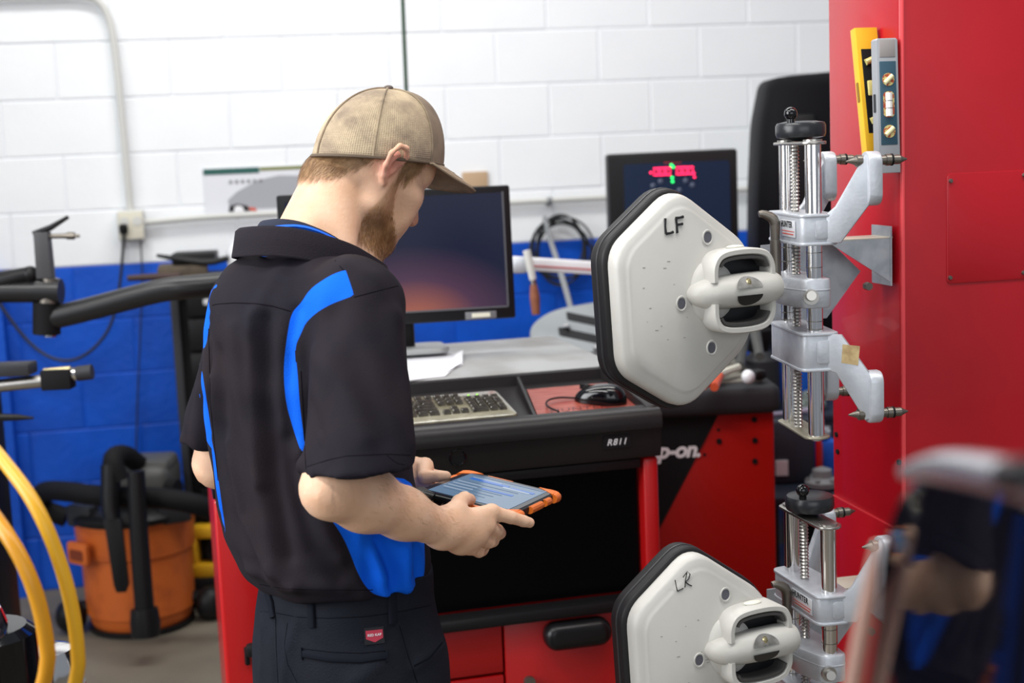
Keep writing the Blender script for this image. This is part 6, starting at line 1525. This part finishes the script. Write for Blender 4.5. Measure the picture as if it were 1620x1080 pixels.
nt.links.new(tc.outputs['Object'], n1.inputs[0]); nt.links.new(n1.outputs[0], rp.inputs[0])
at1 = nt.nodes.new('ShaderNodeAttribute'); at1.attribute_name = 'panel'; ms = nt.nodes.new('ShaderNodeMapRange'); ms.inputs['From Min'].default_value = -0.0006; ms.inputs['From Max'].default_value = 0.0006
nt.links.new(at1.outputs['Fac'], ms.inputs['Value']); mx = nt.nodes.new('ShaderNodeMix'); mx.data_type = 'RGBA'; nt.links.new(ms.outputs[0], mx.inputs['Factor']); nt.links.new(rp.outputs[0], mx.inputs['A']); mx.inputs['B'].default_value = (0.002, 0.11, 0.72, 1)
nt.links.new(mx.outputs['Result'], bs.inputs['Base Color'])
wvx = nt.nodes.new('ShaderNodeTexNoise'); wvx.inputs['Scale'].default_value = 420; bp = nt.nodes.new('ShaderNodeBump'); bp.inputs['Strength'].default_value = 0.25; bp.inputs['Distance'].default_value = 0.002
nt.links.new(tc.outputs['Object'], wvx.inputs[0]); nt.links.new(wvx.outputs[0], bp.inputs['Height']); nt.links.new(bp.outputs[0], bs.inputs['Normal'])
shirt, _ = np_obj('work_shirt', VS, QS, CLOTH, body, dict(panel=panel))
shirt['label'] = 'charcoal short sleeved work shirt with bright blue side panels'
DARKTH = mat('thread_dark', (0.0065, 0.0055, 0.0075), 0.9, spec=0.05)
def seam(pix, r, m, parent, nm='seam', lift=0.0, bvh=None, smooth=1):
    o_, n_ = drape(bvh or bv, dense(pix, 7), lift)
    run = []; k = MB(); any_ = False
    for p in o_+[None]:
        if p is None or (run and (p-run[-1]).length > 0.03):
            if len(run) > 2: k.tube(run, r*0.75, n=6, smooth=smooth); any_ = True
            run = [] if p is None else [p]
        else: run.append(p)
    if any_: return build(nm, k, m, parent, world=True)
seam([(329, 485), (343, 481), (370, 479), (403, 480), (431, 484), (459, 492)], 0.0011, DARKTH, shirt)
seam([(512, 394), (530, 412), (543, 427)], 0.0011, DARKTH, shirt)
seam([(330, 520), (333, 640), (345, 760)], 0.0009, DARKTH, shirt)
seam([(486, 738), (520, 727), (549, 721), (612, 718), (655, 720)], 0.0008, DARKTH, shirt)
seam([(612, 720), (628, 733), (640, 735)], 0.0008, DARKTH, shirt)
seam([(476, 587), (480, 660), (484, 742)], 0.0010, DARKTH, shirt)
seam([(560, 470), (590, 462), (630, 452)], 0.0009, DARKTH, shirt)
seam([(411, 924), (450, 931), (520, 933), (590, 933)], 0.0008, DARKTH, shirt)
# collar
CC = np.array([A3(490, 372, 2.15)[0], 2.15, 0])
azs = np.radians([0, 45, 90, 135, 180, 225, 270, 315, 360]); ztops = [1.487, 1.491, 1.466, 1.428, 1.405, 1.425, 1.452, 1.478, 1.487]
def ring(az, r, dz):
    z = float(np.interp(az % (2*PI), azs, ztops)); z += 0.004*math.sin(3*az)*0
    p = CC+(-bf*math.cos(az)+br*math.sin(az))*r; return Vector((p[0], p[1], z+dz))
def sm_z(az): return az
rows_o = [(0.1020, -0.026), (0.1035, -0.006), (0.1060, 0.0), (0.1092, -0.003), (0.1125, -0.020), (0.1165, -0.038), (0.1168, -0.041)]
def collar_grid(rows, n=80, a0=math.radians(-168), a1=math.radians(168), up=0.0):
    k = MB(); G = []
    for r_, dz in rows:
        row = []
        for i in range(n+1):
            a = a0+(a1-a0)*i/n
            z = sum(float(np.interp((a+o) % (2*PI), azs, ztops)) for o in (-0.3, -0.15, 0, 0.15, 0.3))/5
            wob = 0.0025*math.sin(a*2.3+1)+0.0015*math.sin(5*a)
            p = CC+(-bf*math.cos(a)+br*math.sin(a))*(r_+wob); row.append(Vector((p[0], p[1], z+dz+up*math.exp(-((a-1.15)/0.55)**2))))
        G.append(row)
    k.grid(G); return k
col_ = build('collar', collar_grid(rows_o), mat('collar_cloth', (0.0150, 0.0118, 0.0165), 0.8, bump=(420, 0.2), spec=0.15), shirt, sharp=80, world=True)
sm_ = col_.modifiers.new('s', 'SOLIDIFY'); sm_.thickness = 0.0022; sm_.offset = 1
ln = build('collar_lining', collar_grid([(0.088, -0.045), (0.0915, -0.020), (0.0945, -0.0045), (0.0965, -0.0030), (0.098, -0.006)], 60, math.radians(10), math.radians(172), 0.011), mat('lining_blue', (0.004, 0.13, 0.78), 0.7), shirt, sharp=80, world=True); ln['label'] = 'bright blue inside of the collar'
k = collar_grid([(0.0705, 0.004), (0.0725, 0.010), (0.0755, 0.006), (0.078, -0.05)], 60, 0, 2*PI)
ts = build('undershirt', k, mat('tee_navy', (0.012, 0.016, 0.034), 0.8), body, sharp=80, world=True); ts['label'] = 'navy undershirt neckband'
k = MB(); k.tube([Vector(v) for v in [collar_p for collar_p in [col_.data.vertices[i].co+Vector(foot0) for i in range(5*81+2, 5*81+79, 2)]]], 0.0008, n=5); build('seam', k, DARKTH, shirt, world=True)

# ------------------------------------------------ trousers
def PxP(y, left, a, b):
    s_ = math.sqrt((a*br[0])**2+(b*bf[0])**2); L_ = A3(left, y, 2.15); return (L_[2], L_[0]+s_, 2.15, a, b)
TS_ = [PxP(893, 420, .157, .115), PxP(915, 416, .160, .118), PxP(945, 409, .165, .122), PxP(975, 405, .170, .127), PxP(1020, 403, .178, .133), PxP(1080, 402, .182, .136), PxP(1130, 404, .182, .136)]
TR = Field(reg(-0.62, 0.06, 0.0056), reg(1.86, 2.46, 0.0056), axis(0.03, 1.02, 0.012, [(0.78, 1.02, 0.0056)]))
TR.loft(TS_, br, bf, n=2.4, k=0.0)
for kn, an, sgn in ((kneeR, ankR, 1), (kneeL, ankL, -1)):
    hp_ = np.array([TS_[-1][1], 2.15, 0.80])+sgn*0.088*br; TR.cone(hp_, kn, 0.100, 0.080, 0.03); TR.cone(kn, an-np.array([0, 0, .02]), 0.080, 0.068, 0.03)
TR.half((0, 0, A3(540, 908, 2.03)[2]), (0, 0, 1))
VT, QT = TR.mesh(); VT = relax(VT, QT, 2)
bt = bvh_of(VT, QT); NT = vnormals(VT, QT); disp = np.zeros(len(VT))
for P_, A_, w_ in [([(470, 985), (455, 1030), (450, 1080)], 0.004, 0.012), ([(436, 985), (436, 1040), (438, 1080)], -0.003, 0.008), ([(640, 985), (648, 1030), (655, 1080)], -0.004, 0.010), ([(600, 1050), (560, 1080)], 0.004, 0.014), ([(655, 1055), (700, 1020)], 0.004, 0.010), ([(415, 990), (412, 1060)], 0.003, 0.012)]:
    o_, _n = drape(bt, dense(P_, 14)); o_ = [tuple(p) for p in o_ if p is not None]
    if len(o_) > 1: disp += A_*np.exp(-(seg_dist(VT, o_)/w_)**2)
disp += 0.0016*np.sin(VT[:, 2]*26+3*np.sin(((VT-T2)@br)*15))*np.sin(((VT-T2)@br)*19+((VT-T2)@bf)*17)
VT = VT+NT*disp[:, None]; bt = bvh_of(VT, QT)
PANT = mat('trouser_cloth', (0.0085, 0.0105, 0.017), 0.75, noise=(14, (0.012, 0.0135, 0.020), 0.4, 0.7), bump=(420, 0.25), spec=0.15)
trz, _ = np_obj('trousers', VT, QT, PANT, body); trz['label'] = 'navy black work trousers with belt loops'
def tseam(p, r=0.0009, m=None, nm='seam', lift=0.0): return seam(p, r, m or mat('thread_navy', (0.0055, 0.0065, 0.010), 0.9, spec=0.05), trz, nm, lift, bt)
tseam([(404, 966), (430, 968), (470, 976), (520, 978), (580, 975), (640, 966), (690, 955)])
tseam([(436, 976), (437, 1020), (440, 1079)])
tseam([(632, 990), (645, 1035), (660, 1079)]); tseam([(655, 1053), (680, 1040), (703, 1012)], 0.0016); tseam([(690, 962), (704, 990), (706, 1018)], 0.0015)
tseam([(455, 985), (450, 1020), (455, 1050), (470, 1079)], 0.0008)
WELT = mat('welt_cloth', (0.0075, 0.009, 0.015), 0.8, spec=0.12)
def ribbon(pix, wid, m, nm, bvh, parent, th=0.0022, lift=0.0008):
    o_, n_ = drape(bvh, dense(pix, 8), lift); q = [(p, n) for p, n in zip(o_, n_) if p is not None]
    if len(q) < 2: return None
    k = MB(); G = []
    for i, (p, n) in enumerate(q):
        a = q[max(i-1, 0)][0]; b = q[min(i+1, len(q)-1)][0]; t_ = (b-a).normalized(); s_ = t_.cross(n).normalized()*wid/2
        G.append([p-s_-n*0.002, p-s_+n*th*0.6, p-s_*0.7+n*th, p+s_*0.7+n*th, p+s_+n*th*0.6, p+s_-n*0.002])
    k.grid(G); return build(nm, k, m, parent, world=True, sharp=60)
ribbon([(480, 1034), (520, 1041), (570, 1043), (612, 1037)], 0.010, WELT, 'pocket_welt', bt, trz); ribbon([(478, 1024), (479, 1043)], 0.003, WELT, 'pocket_end', bt, trz); ribbon([(612, 1028), (612, 1046)], 0.003, WELT, 'pocket_end', bt, trz)
tseam([(480, 1026), (520, 1031), (570, 1033), (611, 1029)], 0.0009)
for P_ in ([(424, 936), (430, 955), (433, 976)], [(491, 934), (493, 960), (494, 992)], [(619, 938), (620, 960), (621, 986)]):
    ribbon(P_, 0.013, WELT, 'belt_loop', bt, trz, 0.004)
# maker's tab
o_, n_ = drape(bt, [(592, 1005)]); p, n = o_[0], n_[0]
zt_ = (Vector((0, 0, 1))-n*n.z).normalized(); xt_ = zt_.cross(n).normalized()
LM = Matrix.Translation(-Vector(foot0)) @ frame(p+n*0.0006, xt_, zt_, n) @ Matrix.Rotation(math.radians(-2), 4, 'Z')
mb = MB(); mb.box((0, 0, 0), (0.029, 0.024, 0.0016), M=LM); tab = build('maker_tab', mb, mat('tab_black', (0.008, 0.008, 0.012), 0.7), trz)
mb = MB(); mb.prism([(-0.0125, 0.008), (0.0125, 0.008), (0.0125, -0.004), (0.0, -0.0095), (-0.0125, -0.004)], 0.0006, M=LM @ Matrix.Translation((0, 0, 0.0008))); build('shield', mb, mat('shield_red', (0.50, 0.035, 0.07), 0.6), tab)
tx = text('lettering', 'RED KAP', 0.0052, LETW, tab, LM @ Matrix.Translation((0, -0.0006, 0.0018)), ext=0.0001, align='CENTER', bold=0.00008)
# shoes
for an in (ankR, ankL):
    mb = MB(); c = Vector(an); f3 = Vector(bf); r3 = Vector(br); Mx = frame((c.x, c.y, 0), r3, f3, (0, 0, 1))
    mb.prism(roundpoly([(-0.046, -0.07), (0.044, -0.07), (0.052, 0.10), (0.02, 0.20), (-0.02, 0.20), (-0.052, 0.10)], 0.035), 0.03, M=Mx, bev=0.005)
    mb.sph((0, 0, 0), (0.05, 0.10, 0.05), 16, M=Mx @ Matrix.Translation((0, 0.09, 0.045))); mb.cyl((0, -0.015, 0.02), (0, -0.02, 0.13), 0.056, 0.05, 18, M=Mx)
    build('boot', mb, BLKP, body, world=True)

# ------------------------------------------------ tablet
TM_ = frame(TC, TX, TYv, TN)
t = placed('tablet', 'tablet in an orange and black rugged case held by the man', 'tablet', TM_)
cw, ch_ = TWd+0.030, THt+0.036
mb = MB(); mb.prism(rrect(cw, ch_, 0.012), 0.014, bev=0.004, M=Matrix.Translation((0, 0, -0.014))); build('case', mb, BLKP, t)
mb = MB(); mb.prism(rrect(cw-0.010, ch_-0.012, 0.008), 0.0012, M=Matrix.Translation((0, 0, -0.0002))); build('bezel', mb, mat('bezel_gloss', (0.010, 0.012, 0.016), 0.12), t)
def screen_mat(name, c, e): return mat(name, (0.02, 0.02, 0.02), 0.10, emit=(c, e))
SM = screen_mat('screen_pale', (0.13, 0.23, 0.36), 0.6)
mb = MB(); mb.box((0, 0, 0.0012), (TWd, THt, 0.0008)); sc_ = build('screen', mb, SM, t)
BB = screen_mat('screen_blue', (0.02, 0.13, 0.48), 0.75); LB = screen_mat('screen_light', (0.34, 0.43, 0.55), 0.62); GB = screen_mat('screen_lines', (0.10, 0.16, 0.26), 0.6)
def ui(x0, x1, y0, y1, m_, h=0.0019): 
    k = MB(); k.box(((x0+x1)/2*TWd, (y0+y1)/2*THt, h), ((x1-x0)*TWd, (y1-y0)*THt, 0.0004)); build('screen_tile', k, m_, sc_)
ui(-0.40, 0.10, 0.26, 0.34, BB); ui(0.14, 0.44, 0.24, 0.30, BB); ui(-0.40, -0.02, 0.34, 0.37, LB); ui(-0.1, 0.3, -0.02, 0.03, BB); ui(-0.48, 0.48, 0.44, 0.485, GB); ui(0.05, 0.40, 0.20, 0.26, LB)
for i in range(5): ui(-0.42, 0.30-0.05*i, 0.13-0.11*i, 0.145-0.11*i, GB)
for i in range(4): ui(-0.46, -0.15, 0.085-0.11*i, 0.11-0.11*i, LB)
# orange corner guards and edge strips
for sx in (-1, 1):
    for sy in (-1, 1):
        k = MB(); a0 = {(1, 1): 0, (-1, 1): PI/2, (-1, -1): PI, (1, -1): 1.5*PI}[(sx, sy)]
        cx_, cy_ = sx*(cw/2-0.012), sy*(ch_/2-0.012); arc = [(cx_+0.0125*math.cos(a0+PI/2*i/8), cy_+0.0125*math.sin(a0+PI/2*i/8)) for i in range(9)]
        ext0 = (arc[0][0]+(0 if abs(math.cos(a0)) > .5 else -sx*0.0), arc[0][1])
        d0 = Vector((math.sin(a0), -math.cos(a0))); d1 = Vector((-math.cos(a0+0), -math.sin(a0+0)))
        p_ = [(arc[0][0]+d0.x*0.016, arc[0][1]+d0.y*0.016)]+arc+[(arc[-1][0]+d1.x*0.022, arc[-1][1]+d1.y*0.022)]
        k.tube([(x, y, -0.0065) for x, y in p_], [0.0075]+[0.0085]*9+[0.0075], n=14)
        k.prism([(x*0.985, y*0.985) for x, y in p_], 0.003, M=Matrix.Translation((0, 0, -0.001)), bev=0.001)
        build('corner_guard', k, BLKP if (sx, sy) == (-1, -1) else ORANGE2, t)
for (x0, y0, x1, y1) in ((cw/2+0.001, -0.035, cw/2+0.001, 0.02), (0.0, ch_/2+0.001, -0.045, ch_/2+0.001), (-cw/2-0.001, 0.02, -cw/2-0.001, 0.06), (0.01, -ch_/2-0.001, 0.05, -ch_/2-0.001), (cw/2+0.001, 0.035, cw/2+0.001, 0.06)):
    k = MB(); k.tube([(x0, y0, -0.006), (x1, y1, -0.006)], 0.0062, n=10); build('edge_guard', k, ORANGE2, t)

# ================================================================== FOREGROUND PANEL (bottom right, out of focus)
GX = 0.19; TB = math.tan(math.radians(3.2))
def gp(x, y, xx=GX):
    "point seen at pixel x, y on the vertical plane X = xx"
    v = ray(x, y); return Vector(CAM+v*xx/v[0])
t = thing('glossy_panel', 'large blurred glossy black panel with silver rim in the bottom right corner', 'panel', (GX, 0.62, 0))
out = [gp(*q) for q in ((1362, 1100), (1374, 980), (1374, 890), (1380, 830), (1393, 785), (1420, 750), (1475, 742), (1550, 752), (1660, 780))]
poly = [(p.y, p.z) for p in out]; poly = [(poly[0][0], 0.0)]+poly+[(poly[-1][0], 0.0)]
mb = MB(); mb.prism(poly, 0.03, M=frame((GX-1.25*TB, 0, 0), (0, 1, 0), (TB, 0, 1), (1, 0, -TB)), bev=0.006, seg=3); build('panel_face', mb, mat('panel_gloss', (0.002, 0.002, 0.004), 0.04, spec=0.3), t, world=True)
mb = MB(); mb.tube([p+Vector((0.004, 0, 0.001)) for p in out[5:]], [0.004, 0.0080, 0.0085, 0.0085], n=14, smooth=2); build('silver_rim', mb, mat('rim_silver', (0.55, 0.56, 0.60), 0.22, metal=0.9), t, world=True)
mb = MB(); mb.tube([gp(1345, 1110), gp(1362, 1010), gp(1377, 930), gp(1386, 860)], [0.0052, 0.0052, 0.0046, 0.002], n=12, smooth=2); build('clear_edge', mb, mat('edge_peach', (0.80, 0.55, 0.46), 0.25, trans=0.5), t, world=True)
mb = MB(); mb.tube([gp(1590, 752, 0.185), gp(1640, 748, 0.185)], 0.006, n=10); build('trim_bead', mb, BLKP, t, world=True)
